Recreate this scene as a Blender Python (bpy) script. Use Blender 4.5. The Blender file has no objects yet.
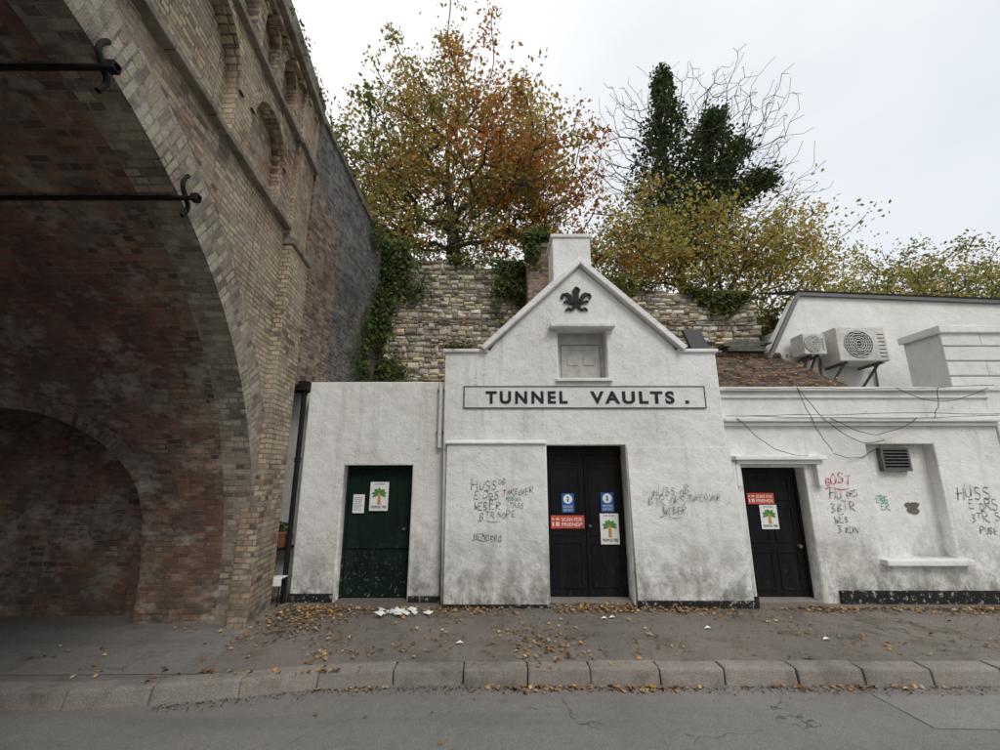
import bpy, bmesh, math, random
import numpy as np
from mathutils import Vector, Matrix, noise
random.seed(7); rng=np.random.default_rng(7)
sc=bpy.context.scene
COL=sc.collection
# ------------------------------------------------------------------ node helpers
class NT:
    def __init__(s,name):
        s.m=bpy.data.materials.new(name); s.m.use_nodes=True
        s.t=s.m.node_tree; s.t.nodes.clear()
        s.out=s.t.nodes.new('ShaderNodeOutputMaterial'); s._o=None
    def n(s,typ,props=None,**inp):
        nd=s.t.nodes.new(typ)
        for k,v in (props or {}).items(): setattr(nd,k,v)
        for k,v in inp.items():
            key=k.replace('_',' ')
            sock=nd.inputs[int(k[1:])] if (k[0]=='i' and k[1:].isdigit()) else nd.inputs[key]
            if isinstance(v,bpy.types.NodeSocket): s.t.links.new(v,sock)
            else:
                if isinstance(v,(tuple,list)) and len(v)==3 and sock.type=='RGBA': v=(*v,1)
                sock.default_value=v
        return nd
    def obj(s):
        return s.n('ShaderNodeTexCoord').outputs['Object']
    def uv(s):
        return s.n('ShaderNodeUVMap').outputs['UV']
    def map(s,vec,scale=(1,1,1),loc=(0,0,0),rot=(0,0,0)):
        return s.n('ShaderNodeMapping',None,Vector=vec,Scale=scale,Location=loc,Rotation=rot).outputs[0]
    def noise(s,vec,scale,detail=3,rough=.55,dist=0):
        return s.n('ShaderNodeTexNoise',None,Vector=vec,Scale=scale,Detail=min(detail,4),Roughness=rough,Distortion=dist).outputs['Fac']
    def mr(s,v,a,b,c=0.,d=1.):
        return s.n('ShaderNodeMapRange',None,Value=v,i1=a,i2=b,i3=c,i4=d).outputs[0]
    def math(s,op,a,b=0.):
        return s.n('ShaderNodeMath',{'operation':op},i0=a,i1=b).outputs[0]
    def mix(s,f,a,b,bt='MIX'):
        nd=s.t.nodes.new('ShaderNodeMix'); nd.data_type='RGBA'; nd.blend_type=bt
        for i,v in ((0,f),(6,a),(7,b)):
            if isinstance(v,bpy.types.NodeSocket): s.t.links.new(v,nd.inputs[i])
            else:
                if isinstance(v,(tuple,list)) and len(v)==3: v=(*v,1)
                nd.inputs[i].default_value=v
        return nd.outputs[2]
    def ramp(s,f,stops,interp='LINEAR'):
        nd=s.t.nodes.new('ShaderNodeValToRGB'); cr=nd.color_ramp; cr.interpolation=interp
        while len(cr.elements)<len(stops): cr.elements.new(.5)
        for e,(p,c) in zip(cr.elements,stops): e.position=p; e.color=(*c,1)
        s.t.links.new(f,nd.inputs[0]); return nd.outputs[0]
    def sep(s,v): return s.n('ShaderNodeSeparateXYZ',None,Vector=v).outputs
    def bump(s,h,strength=.3,dist=.01,nrm=None):
        nd=s.n('ShaderNodeBump',None,Height=h,Strength=strength,Distance=dist)
        if nrm: s.t.links.new(nrm,nd.inputs['Normal'])
        return nd.outputs[0]
    def pbr(s,col,rough=.85,nrm=None,metal=0.,spec=.3):
        nd=s.n('ShaderNodeBsdfPrincipled',None,Base_Color=col,Roughness=rough,Metallic=metal)
        nd.inputs['Specular IOR Level'].default_value=spec
        if nrm: s.t.links.new(nrm,nd.inputs['Normal'])
        s.t.links.new(nd.outputs[0],s.out.inputs[0]); return s.m

def simple(name,col,rough=.6,metal=0.,var=.25,bump=.1,spec=.3,sc_=12):
    t=NT(name); o=t.obj(); n1=t.noise(o,sc_,3)
    c=t.mix(t.mr(n1,.35,.7),col,tuple(v*(1-var) for v in col))
    return t.pbr(c,rough,t.bump(t.noise(o,sc_*5,2),bump,.004) if bump>.15 else None,metal,spec)

def white_render(name,base=(.76,.755,.73),dirt=1.0,gz=.12,cracks=True):
    t=NT(name); o=t.obj(); z=t.sep(o)[2]
    big=t.noise(o,.9,4,.6); med=t.noise(o,5,4,.65); fine=t.noise(o,42,3,.6)
    c=t.mix(t.mr(big,.38,.68),base,tuple(v*w for v,w in zip(base,(.85,.84,.81))))
    c=t.mix(t.mr(med,.50,.75,0,.45*dirt),c,(.48,.47,.43))
    st=t.noise(t.map(o,(8,8,.45)),1,4,.65)
    c=t.mix(t.mr(st,.56,.76,0,.48*dirt),c,(.37,.36,.32))
    low=t.mr(z,gz+.02,gz+1.05,1,0)
    g=t.math('MULTIPLY',low,t.mr(t.noise(t.map(o,(3,3,2)),1.4,4,.8),.37,.60))
    c=t.mix(t.math('MULTIPLY',g,.95*dirt),c,(.19,.18,.145))
    pk=t.noise(o,19,4,.8)
    c=t.mix(t.mr(pk,.62,.67,0,.6*dirt),c,(.33,.31,.26))
    if cracks:
        ov=t.n('ShaderNodeVectorMath',{'operation':'ADD'},i0=o,i1=t.n('ShaderNodeTexNoise',None,Vector=o,Scale=3.,Detail=4.).outputs['Color']).outputs[0]
        vo=t.n('ShaderNodeTexVoronoi',{'feature':'DISTANCE_TO_EDGE'},Vector=ov,Scale=.9).outputs['Distance']
        cr=t.math('MULTIPLY',t.mr(vo,.001,.006,1,0),t.mr(big,.51,.58))
        c=t.mix(t.math('MULTIPLY',cr,.55),c,(.22,.20,.17))
    h=t.math('ADD',t.math('MULTIPLY',fine,.35),t.math('MULTIPLY',t.noise(o,7,3),1.3))
    return t.pbr(c,.85,t.bump(h,.6,.024),0,.25)

def brick_mat(name,stops,mortar,dark=.5,darkcol=(.03,.027,.025),eff=0.,effcol=(.5,.48,.44),red=0.,low=True,bw=.178,rh=.0605,ms=.0075,pale=0.,dt=(.46,.66)):
    t=NT(name); o=t.obj(); uv=t.uv()
    wob=t.n('ShaderNodeTexNoise',None,Vector=o,Scale=7.,Detail=3.).outputs['Color']
    wv=t.n('ShaderNodeVectorMath',{'operation':'SCALE'},i0=wob); wv.inputs['Scale'].default_value=.022
    u2=t.n('ShaderNodeVectorMath',{'operation':'ADD'},i0=uv,i1=wv.outputs[0]).outputs[0]
    b=t.n('ShaderNodeTexBrick',{'offset':.5,'squash':.55,'squash_frequency':2},Vector=u2,Color1=(0,0,0,1),Color2=(1,1,1,1),Mortar=(0.5,.5,.5,1),Scale=1.,Mortar_Size=ms,Mortar_Smooth=.25,Bias=0.,Brick_Width=bw,Row_Height=rh)
    c=t.ramp(b.outputs['Color'],stops)
    fine=t.noise(o,60,3,.6)
    c=t.mix(t.mr(fine,.38,.78,0,.45),c,(.09,.075,.06))
    if red>0:
        c=t.mix(t.math('MULTIPLY',t.mr(t.noise(o,.9,3),.47,.57),red),c,(.27,.095,.055))
    if pale>0:
        c=t.mix(t.math('MULTIPLY',t.mr(t.noise(t.map(o,(1,1,1),(5,3,1)),.6,3),.42,.56),pale),c,(.56,.47,.31))
    mh=t.mix(t.mr(t.noise(o,2.6,4,.7),.4,.65),mortar,tuple(v*.35 for v in mortar))
    c=t.mix(b.outputs['Fac'],c,mh)
    big=t.noise(o,.85,4,.75)
    c=t.mix(t.mr(big,dt[0],dt[1],0,dark),c,darkcol)
    md_=t.noise(t.map(o,(1,1,1),(9,2,4)),3.6,4,.75)
    c=t.mix(t.mr(md_,.54,.70,0,dark*.8),c,tuple(v*1.2 for v in darkcol))
    st=t.noise(t.map(o,(6,6,.5)),1,4,.6)
    c=t.mix(t.mr(st,.56,.74,0,dark),c,darkcol)
    if eff>0: c=t.mix(t.math('MULTIPLY',t.mr(t.noise(t.map(o,(1,1,1.6)),1.9,4,.8),.52,.66),eff),c,effcol)
    if low:
        z=t.sep(o)[2]
        c=t.mix(t.math('MULTIPLY',t.mr(z,.1,.9,.7,0),t.mr(md_,.42,.6)),c,(.075,.08,.045))
    h=t.math('ADD',t.math('MULTIPLY',b.outputs['Fac'],-1.),t.math('ADD',t.math('MULTIPLY',fine,.6),t.math('MULTIPLY',b.outputs['Color'],.5)))
    return t.pbr(c,.92,t.bump(h,1.,.016),0,.2)

M={}
M['white']=white_render('painted_render',(.80,.79,.765),1.0)
M['white_clean']=white_render('painted_trim',(.81,.81,.79),.6,-9,False)
M['white_up']=white_render('painted_render_upper',(.75,.75,.73),.8,-9,False)
stock=[(0,(.09,.07,.055)),(.2,(.27,.19,.12)),(.40,(.46,.34,.21)),(.62,(.62,.50,.33)),(.75,(.31,.20,.14)),(.88,(.56,.48,.36)),(1,(.20,.165,.135))]
M['stock']=brick_mat('stock_brick',stock,(.30,.27,.225),.42,(.10,.085,.068),.35,(.50,.45,.37),.3,pale=.5)
M['ringb']=brick_mat('arch_ring_brick',[(0,(.16,.13,.105)),(.3,(.38,.31,.23)),(.55,(.56,.48,.37)),(.8,(.30,.23,.175)),(1,(.52,.45,.36))],(.36,.335,.285),.36,(.12,.10,.082),.4,(.58,.54,.46),bw=.2,rh=.066)
M['soffit']=brick_mat('soffit_brick',[(0,(.09,.065,.055)),(.25,(.30,.155,.105)),(.5,(.44,.27,.18)),(.7,(.21,.14,.11)),(1,(.40,.32,.245))],(.29,.26,.22),.55,(.07,.058,.05),.6,(.54,.475,.39),.55)
M['redb']=brick_mat('red_brown_brick',[(0,(.11,.07,.055)),(.4,(.30,.19,.14)),(.7,(.40,.29,.215)),(1,(.22,.165,.135))],(.25,.225,.195),.4)
M['blueb']=brick_mat('blue_engineering_brick',[(0,(.045,.043,.045)),(.4,(.12,.108,.105)),(.7,(.22,.20,.185)),(1,(.08,.074,.076))],(.26,.25,.23),.4,low=False,eff=.3,effcol=(.32,.31,.275))
def stone_trim():
    t=NT('weathered_stone'); o=t.obj()
    c=t.ramp(t.noise(o,4,4,.75),[(.3,(.10,.088,.07)),(.55,(.24,.21,.17)),(.8,(.38,.335,.275))])
    return t.pbr(c,.9,t.bump(t.noise(o,25,4,.7),.8,.02),0,.2)
M['trim']=stone_trim()
def attr_stone():
    t=NT('rubble_stone'); o=t.obj()
    a=t.n('ShaderNodeAttribute',{'attribute_name':'Col'}).outputs['Color']
    c=t.mix(t.mr(t.noise(o,22,4,.75),.45,.75,0,.55),a,(.24,.205,.155))
    c=t.mix(t.mr(t.noise(o,.9,4,.7),.52,.72,0,.45),c,(.20,.175,.135))
    c=t.mix(t.mr(t.noise(t.map(o,(4,4,.5)),1,4,.7),.58,.74,0,.45),c,(.15,.135,.11))
    return t.pbr(c,.95,t.bump(t.noise(o,35,4,.75),.9,.02),0,.15)
M['rubble']=attr_stone()
M['mortar']=simple('lime_mortar',(.34,.30,.235),.95,var=.5,bump=.8)
def foliage(name,tr=.3,rough=.6):
    t=NT(name)
    a=t.n('ShaderNodeAttribute',{'attribute_name':'Col'}).outputs['Color']
    p=t.n('ShaderNodeBsdfDiffuse',None,Color=a)
    if tr>0:
        tl=t.n('ShaderNodeBsdfTranslucent',None,Color=a)
        p=t.n('ShaderNodeMixShader',None,i0=tr,i1=p.outputs[0],i2=tl.outputs[0])
    t.t.links.new(p.outputs[0],t.out.inputs[0]); return t.m
M['leaf']=foliage('leaf_foliage',.4); M['dryleaf']=foliage('fallen_leaf',0)
M['bark']=simple('bark',(.085,.07,.055),.95,var=.5,bump=.1)
def asphalt(name,c0,c1,moss=0.,cracks=True):
    t=NT(name); o=t.obj()
    f=t.noise(o,120,2,.7); m=t.noise(o,9,4,.75); b=t.noise(o,.8,4,.6)
    c=t.mix(t.mr(b,.35,.7),c0,c1)
    c=t.mix(t.mr(f,.4,.75,0,.7),c,tuple(v*.5 for v in c0))
    vo=t.n('ShaderNodeTexVoronoi',None,Vector=o,Scale=80.)
    c=t.mix(t.mr(vo.outputs['Distance'],.0,.3,.75,0),c,t.mix(vo.outputs['Color'],tuple(min(1,v*1.2) for v in c1),tuple(min(1,v*2.6) for v in c1)))
    c=t.mix(t.mr(m,.50,.72,0,.45),c,tuple(v*.62 for v in c0))
    tr_=t.noise(t.map(o,(.25,2.2,1)),1.2,4,.6)
    c=t.mix(t.mr(tr_,.5,.68,0,.35),c,tuple(v*.6 for v in c0))
    if moss: c=t.mix(t.math('MULTIPLY',t.mr(t.noise(o,2.3,4,.75),.50,.64),moss),c,(.10,.092,.066))
    h=t.math('ADD',t.math('MULTIPLY',f,.8),t.math('MULTIPLY',m,.6))
    if cracks:
        ov=t.n('ShaderNodeVectorMath',{'operation':'ADD'},i0=o,i1=t.n('ShaderNodeTexNoise',None,Vector=o,Scale=2.,Detail=4.).outputs['Color']).outputs[0]
        cr=t.n('ShaderNodeTexVoronoi',{'feature':'DISTANCE_TO_EDGE'},Vector=ov,Scale=.7).outputs['Distance']
        crk=t.math('MULTIPLY',t.mr(cr,.001,.007,1,0),t.mr(b,.5,.56))
        c=t.mix(t.math('MULTIPLY',crk,.7),c,(.04,.04,.035))
    return t.pbr(c,.88,t.bump(h,.9,.012),0,.25)
M['road']=asphalt('road_asphalt',(.225,.215,.20),(.285,.272,.255))
M['patch']=asphalt('road_patch',(.26,.25,.235),(.32,.31,.29),0,False)
M['pave']=asphalt('pavement_asphalt',(.205,.18,.158),(.28,.245,.212),.6)
M['slabp']=asphalt('pavement_old',(.23,.217,.20),(.30,.28,.255),.4)
M['kerb']=asphalt('kerb_granite',(.28,.25,.22),(.38,.34,.30),.5,False)
M['earth']=simple('earth',(.10,.085,.055),.95,var=.5,bump=.6,sc_=3)
M['grass']=simple('grassy_bank',(.07,.085,.035),.95,var=.5,bump=.6,sc_=3)
def door(name,col,chip):
    t=NT(name); o=t.obj()
    c=t.mix(t.mr(t.noise(o,3,3),.35,.7),col,tuple(v*.6 for v in col))
    z=t.sep(o)[2]
    ch=t.math('MULTIPLY',t.mr(t.noise(t.map(o,(1,1,.6)),26,4,.8),.59,.63),t.mr(z,.1,.9,1,.05))
    c=t.mix(t.math('MULTIPLY',ch,chip),c,(.30,.28,.24))
    c=t.mix(t.mr(t.noise(t.map(o,(8,8,.7)),1,3),.55,.8,0,.25),c,(.05,.047,.043))
    return t.pbr(c,t.mr(t.noise(o,8,3),.3,.7,.45,.7),t.bump(t.noise(o,20,3),.25,.005),0,.15)
M['black']=door('black_gloss_paint',(.009,.009,.011),.12)
M['green']=door('green_door_paint',(.007,.021,.013),.8)
M['iron']=simple('black_iron',(.018,.017,.017),.7,.0,var=.4,spec=.15)
def plinth():
    t=NT('black_plinth_paint'); o=t.obj()
    c=t.mix(t.mr(t.noise(o,14,4,.8),.57,.61),(.022,.022,.022),(.36,.34,.30))
    return t.pbr(c,.8,t.bump(t.noise(o,20,3),.5,.01),0,.15)
M['plinth']=plinth()
def tiles():
    t=NT('brown_roof_tiles'); uv=t.uv(); o=t.obj()
    b=t.n('ShaderNodeTexBrick',{'offset':.5},Vector=uv,Color1=(0,0,0,1),Color2=(1,1,1,1),Mortar=(0,0,0,1),Scale=1.,Mortar_Size=.008,Brick_Width=.17,Row_Height=.12)
    c=t.ramp(b.outputs['Color'],[(0,(.05,.035,.028)),(.5,(.11,.075,.058)),(1,(.16,.115,.085))])
    c=t.mix(t.mr(t.noise(o,4,4,.7),.5,.7,0,.6),c,(.08,.08,.04))
    return t.pbr(c,.9,t.bump(b.outputs['Fac'],.6,.02))
M['tiles']=tiles()
M['slate']=simple('slate_roof',(.15,.16,.13),.8,var=.4,bump=.4)
M['acw']=simple('ac_casing',(.60,.585,.53),.6,var=.25)
M['grille']=simple('dark_grille',(.06,.06,.06),.6)
M['paper']=simple('poster_paper',(.80,.80,.77),.8,var=.08,bump=.05)
M['blue']=simple('blue_sign_ink',(.015,.10,.33),.5,var=.1)
M['red']=simple('red_sign_ink',(.58,.09,.045),.6,var=.1)
M['orange']=simple('orange_ink',(.65,.28,.05),.6,var=.2)
M['ginks']=simple('green_ink',(.09,.28,.06),.6,var=.3)
M['ink']=simple('black_ink',(.03,.03,.032),.7,var=.3)
M['lett']=simple('sign_lettering_paint',(.022,.022,.024),.7,var=.3)
def gink(name,col,fade=.6):
    t=NT(name); o=t.obj()
    c=t.mix(t.mr(t.noise(o,30,3,.7),.45,.68,.0,fade),col,(.62,.61,.58)); return t.pbr(c,.85,None,0,.1)
M['gpurple']=gink('graffiti_ink',(.085,.06,.10),.5)
M['gred']=gink('graffiti_red',(.48,.03,.06),.2)
M['ggreen']=gink('graffiti_green',(.06,.36,.18),.4)
M['grey']=simple('grey_metal',(.17,.17,.17),.5,.4)
M['cable']=simple('cable_sheath',(.05,.05,.05),.7)
M['terra']=simple('terracotta',(.30,.13,.06),.9)
M['niche']=simple('boarded_niche',(.50,.485,.44),.85,var=.3,bump=.4,sc_=7)

# ------------------------------------------------------------------ mesh helpers
def empty(name,loc=(0,0,0)):
    e=bpy.data.objects.new(name,None); COL.objects.link(e); e.location=loc; e.empty_display_size=.2; return e
def boxuv(me,fn=None):
    uvl=me.uv_layers.new(name='UVMap') if not me.uv_layers else me.uv_layers[0]
    for p in me.polygons:
        n=p.normal; ax=max(range(3),key=lambda i:abs(n[i]))
        for li in p.loop_indices:
            c=me.vertices[me.loops[li].vertex_index].co
            if fn:
                r=fn(p,c)
                if r: uvl.data[li].uv=r; continue
            uvl.data[li].uv=(c.y,c.z) if ax==0 else ((c.x,c.z) if ax==1 else (c.x,c.y))
def link(name,me,mat,parent=None,uvfn=None,uv=True,smooth=False):
    if uv: boxuv(me,uvfn)
    if mat:
        me.materials.clear(); me.materials.append(mat)
    o=bpy.data.objects.new(name,me); COL.objects.link(o)
    if parent:
        o.parent=parent; o.matrix_parent_inverse=Matrix.Translation(-parent.location)
    if smooth:
        for p in me.polygons: p.use_smooth=True
    return o
def mesh(name,vs,fs,mat,parent=None,uvfn=None,smooth=False,recalc=True):
    me=bpy.data.meshes.new(name); me.from_pydata([tuple(v) for v in vs],[],fs)
    if recalc:
        bm=bmesh.new(); bm.from_mesh(me); bmesh.ops.recalc_face_normals(bm,faces=bm.faces); bm.to_mesh(me); bm.free()
    return link(name,me,mat,parent,uvfn,True,smooth)
def hexa(name,p,mat,parent=None,bev=.0,jit=0.):
    bm=bmesh.new(); vs=[bm.verts.new([q+random.uniform(-jit,jit) for q in v]) for v in p]
    for f in ((0,1,2,3),(4,5,6,7),(0,1,5,4),(1,2,6,5),(2,3,7,6),(3,0,4,7)): bm.faces.new([vs[i] for i in f])
    bmesh.ops.recalc_face_normals(bm,faces=bm.faces)
    if bev: bmesh.ops.bevel(bm,geom=bm.edges[:],offset=bev,segments=2,affect='EDGES',profile=.6)
    me=bpy.data.meshes.new(name); bm.to_mesh(me); bm.free()
    return link(name,me,mat,parent)
def box(name,x0,x1,y0,y1,z0,z1,mat,parent=None,bev=.008,jit=0.):
    return hexa(name,[(x0,y0,z0),(x1,y0,z0),(x1,y1,z0),(x0,y1,z0),(x0,y0,z1),(x1,y0,z1),(x1,y1,z1),(x0,y1,z1)],mat,parent,bev,jit)
def fill(loops,depth,bev=0.):
    cu=bpy.data.curves.new('tmp','CURVE'); cu.dimensions='2D'; cu.fill_mode='BOTH'
    cu.extrude=depth/2-bev; cu.bevel_depth=bev; cu.bevel_resolution=1; cu.offset=-bev
    for lp in loops:
        s=cu.splines.new('POLY'); s.points.add(len(lp)-1); s.use_cyclic_u=True
        for i,(a,b) in enumerate(lp): s.points[i].co=(a,b,0,1)
    o=bpy.data.objects.new('tmp',cu); COL.objects.link(o)
    dg=bpy.context.evaluated_depsgraph_get(); me=bpy.data.meshes.new_from_object(o.evaluated_get(dg))
    bpy.data.objects.remove(o); bpy.data.curves.remove(cu)
    bm=bmesh.new(); bm.from_mesh(me); bmesh.ops.remove_doubles(bm,verts=bm.verts,dist=.0004)
    bmesh.ops.recalc_face_normals(bm,faces=bm.faces); bm.to_mesh(me); bm.free()
    return me
def wallY(name,loops,y0,depth,mat,parent=None,bev=.008):
    me=fill(loops,depth,bev)
    for v in me.vertices:
        a,b,d=v.co; v.co=(a,y0+depth/2-d,b)
    me.update(); return link(name,me,mat,parent)
def rect(x0,x1,z0,z1): return [(x0,z0),(x1,z0),(x1,z1),(x0,z1)]
def cyl(name,p0,p1,r,mat,parent=None,n=10,r2=None):
    p0=Vector(p0);p1=Vector(p1);d=(p1-p0).normalized(); r2=r if r2 is None else r2
    u=d.orthogonal().normalized(); w=d.cross(u); vs=[];fs=[]
    for k,(p,rr) in enumerate(((p0,r),(p1,r2))):
        for i in range(n):
            a=2*math.pi*i/n; vs.append(p+u*math.cos(a)*rr+w*math.sin(a)*rr)
    for i in range(n): j=(i+1)%n; fs.append((i,j,n+j,n+i))
    fs+= [tuple(range(n)),tuple(range(n,2*n))]
    return mesh(name,vs,fs,mat,parent)
def tube(name,pts,r,mat,parent=None):
    cu=bpy.data.curves.new(name,'CURVE'); cu.dimensions='3D'; cu.bevel_depth=r; cu.bevel_resolution=1
    s=cu.splines.new('NURBS'); s.points.add(len(pts)-1); s.use_endpoint_u=True; s.order_u=3
    for i,p in enumerate(pts): s.points[i].co=(*p,1)
    cu.materials.append(mat)
    o=bpy.data.objects.new(name,cu); COL.objects.link(o)
    if parent: o.parent=parent; o.matrix_parent_inverse=Matrix.Translation(-parent.location)
    return o
def text(name,body,x0,x1,z0,z1,y,mat,parent=None,depth=.003,spacing=1.,wsp=1.,bold=0.):
    cu=bpy.data.curves.new('t','FONT'); cu.body=body; cu.size=1; cu.space_character=spacing; cu.space_word=wsp; cu.offset=bold; cu.extrude=.01
    o=bpy.data.objects.new('t',cu); COL.objects.link(o)
    me=bpy.data.meshes.new_from_object(o.evaluated_get(bpy.context.evaluated_depsgraph_get()))
    bpy.data.objects.remove(o)
    xs=[v.co.x for v in me.vertices]; ys=[v.co.y for v in me.vertices]
    ax,bx,ay,by=min(xs),max(xs),min(ys),max(ys)
    for v in me.vertices:
        a,b,d=v.co
        v.co=(x0+(a-ax)/(bx-ax)*(x1-x0), y-(d+.01)/.02*depth, z0+(b-ay)/(by-ay)*(z1-z0))
    me.update(); return link(name,me,mat,parent)
def leaves(name,C,S,colors,mat,parent=None,N=None,aspect=.6):
    n=len(C)
    if N is None: N=rng.normal(size=(n,3))
    N=N/np.linalg.norm(N,axis=1,keepdims=True)
    R=rng.normal(size=(n,3)); U=np.cross(N,R); U/=np.linalg.norm(U,axis=1,keepdims=True); W=np.cross(N,U)
    S=S[:,None]
    fold=N*S*.18
    V=np.empty((n,4,3)); V[:,0]=C-U*S*.5+fold*.3; V[:,1]=C+W*S*.5*aspect+fold; V[:,2]=C+U*S*.5-fold*.3; V[:,3]=C-W*S*.5*aspect+fold
    me=bpy.data.meshes.new(name); me.vertices.add(4*n); me.vertices.foreach_set('co',V.ravel())
    me.loops.add(4*n); me.loops.foreach_set('vertex_index',np.arange(4*n,dtype=np.int32))
    me.polygons.add(n); me.polygons.foreach_set('loop_start',np.arange(0,4*n,4,dtype=np.int32))
    me.update(calc_edges=True)
    ca=me.color_attributes.new('Col','FLOAT_COLOR','POINT')
    cc=np.ones((n,4,4)); cc[:,:,:3]=colors[:,None,:]; ca.data.foreach_set('color',cc.ravel())
    return link(name,me,mat,parent,uv=False)
def pick(pal,n,var=.25):
    pal=np.array(pal); c=pal[rng.integers(0,len(pal),n)]
    return np.clip(c*(1+rng.uniform(-var,var,(n,1))),0,1)

# ------------------------------------------------------------------ camera
cam=bpy.data.cameras.new('camera'); co=bpy.data.objects.new('camera',cam); COL.objects.link(co)
co.location=(0,0,1.8); co.rotation_euler=(math.radians(90+12.8),0,0)
cam.sensor_width=36; cam.lens=15.0; cam.clip_end=2000; cam.clip_start=.05; sc.camera=co

# ------------------------------------------------------------------ world / sun
w=bpy.data.worlds.new('World'); sc.world=w; w.use_nodes=True; nt=w.node_tree; nt.nodes.clear()
sky=nt.nodes.new('ShaderNodeTexSky'); sky.sky_type='NISHITA'; sky.sun_disc=False
sky.sun_elevation=math.radians(47); sky.sun_rotation=math.radians(152); sky.dust_density=3
hs=nt.nodes.new('ShaderNodeHueSaturation'); hs.inputs['Saturation'].default_value=.35
tc=nt.nodes.new('ShaderNodeTexCoord'); nz=nt.nodes.new('ShaderNodeTexNoise'); nz.inputs['Scale'].default_value=1.5; nz.inputs['Detail'].default_value=4
mp=nt.nodes.new('ShaderNodeMapping'); mp.inputs['Scale'].default_value=(1,1,2.2); mp.inputs['Location'].default_value=(.3,.1,0)
sp=nt.nodes.new('ShaderNodeSeparateXYZ'); ad=nt.nodes.new('ShaderNodeMath'); ad.operation='MULTIPLY_ADD'; ad.inputs[1].default_value=.5
rp=nt.nodes.new('ShaderNodeValToRGB'); rp.color_ramp.elements[0].position=.35; rp.color_ramp.elements[0].color=(.90,.905,.915,1); rp.color_ramp.elements[1].position=1.; rp.color_ramp.elements[1].color=(.57,.63,.70,1)
gm=nt.nodes.new('ShaderNodeVectorMath'); gm.operation='SCALE'; gm.inputs['Scale'].default_value=12.9
mx=nt.nodes.new('ShaderNodeMix'); mx.data_type='RGBA'; mx.inputs[0].default_value=.88
bg=nt.nodes.new('ShaderNodeBackground'); bg.inputs[1].default_value=.1
wo=nt.nodes.new('ShaderNodeOutputWorld'); L=nt.links.new
L(sky.outputs[0],hs.inputs['Color']); L(tc.outputs['Generated'],mp.inputs[0]); L(mp.outputs[0],nz.inputs['Vector'])
L(tc.outputs['Generated'],sp.inputs[0]); L(sp.outputs[0],ad.inputs[0]); L(nz.outputs['Fac'],ad.inputs[2]); L(ad.outputs[0],rp.inputs[0])
L(rp.outputs[0],gm.inputs[0]); L(hs.outputs[0],mx.inputs[6]); L(gm.outputs[0],mx.inputs[7]); L(mx.outputs[2],bg.inputs[0]); L(bg.outputs[0],wo.inputs[0])
sl=bpy.data.lights.new('sun','SUN'); sl.energy=1.35; sl.angle=math.radians(22); sl.color=(1,.96,.91)
so=bpy.data.objects.new('sun',sl); COL.objects.link(so); so.rotation_euler=Vector((-.33,.62,-.75)).to_track_quat('-Z','Y').to_euler()
sc.view_settings.view_transform='Standard'; sc.view_settings.look='None'; sc.view_settings.exposure=0

# ------------------------------------------------------------------ ground, road, pavement, kerb
mesh('ground',[(-300,-300,-.03),(300,-300,-.03),(300,300,-.03),(-300,300,-.03)],[(0,1,2,3)],M['earth'])
mesh('road',[(-80,-5.5,0),(80,-5.5,0),(80,4.3,0),(-80,4.3,0)],[(0,1,2,3)],M['road'])
kp=[(30,4.05),(-1.0,4.05),(-1.7,3.97),(-2.4,3.80),(-3.3,3.68),(-40,3.62)]
def ky(x):
    for (a,ya),(b,yb) in zip(kp,kp[1:]):
        if b<=x<=a: return ya+(yb-ya)*(a-x)/(a-b)
    return 3.62
pv=[(x,y+.17,.116) for x,y in kp]
pv+=[(-40,7.0,.116),(30,7.0,.116)]
mesh('pavement',pv,[tuple(range(len(pv)))],M['pave'])
op=empty('opposite_pavement')
box('slab',-40,40,-9,-5.5,-.02,.12,M['pave'],op)
pts=[(-2.55,3.99,.1205),(-12,3.84,.1205),(-12,5.5,.1205),(-2.75,5.5,.1205)]
mesh('pavement_resurfaced_strip',pts,[(0,1,2,3)],M['slabp'])
kb=empty('kerb'); x=12.0
while x>-12:
    l=random.uniform(.54,.66) if x>-3 else .9
    xa,xb=x,x-l+.01
    ya,yb=ky(xa),ky(xb); h=.122+random.uniform(-.006,.006)
    hexa('kerb_stone',[(xa,ya,-.02),(xb,yb,-.02),(xb,yb+.19,-.02),(xa,ya+.19,-.02),(xa,ya+.025,h),(xb,yb+.025,h),(xb,yb+.19,h),(xa,ya+.19,h)],M['kerb'],kb,.018,.006)
    x-=l
mesh('road_patch',[(3.1,3.45,.004),(4.9,3.4,.004),(4.95,3.86,.004),(3.05,3.92,.004)],[(0,1,2,3)],M['patch'])
mesh('road_patch',[(-.9,2.75,.004),(-.62,2.66,.004),(-.35,2.7,.004),(-.27,2.88,.004),(-.3,3.1,.004),(-.55,3.22,.004),(-.85,3.12,.004),(-.97,2.92,.004)],[tuple(range(8))],M['patch'])

# ------------------------------------------------------------------ viaduct
via=empty('brick_viaduct',(-6,1,0))
YC,ZC,R=1.0,.28,4.17
YE=5.62
def XF(y): return -2.232-.13*y
N=72
arc=[(YC-R*math.cos(math.pi*i/N),ZC+R*math.sin(math.pi*i/N)) for i in range(N+1)]
outl=[(-9,0),(YC-R,0)]+arc+[(YC+R,0),(YE,0),(YE,7.5),(-9,7.5)]
vs=[(XF(a)-.14,a,b) for a,b in outl]+[(-14,a,b) for a,b in outl]; n=len(outl)
fs=[tuple(range(n)),tuple(range(2*n-1,n-1,-1))]+[(i,(i+1)%n,n+(i+1)%n,n+i) for i in range(n)]
def uva(p,c):
    if abs(p.normal.x)<.3:
        d=math.hypot(c.y-YC,c.z-ZC)
        if abs(d-R)<.03: return (c.x,R*math.atan2(c.z-ZC,c.y-YC))
    return None
body=mesh('barrel_and_piers',vs,fs,M['soffit'],via)
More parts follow.
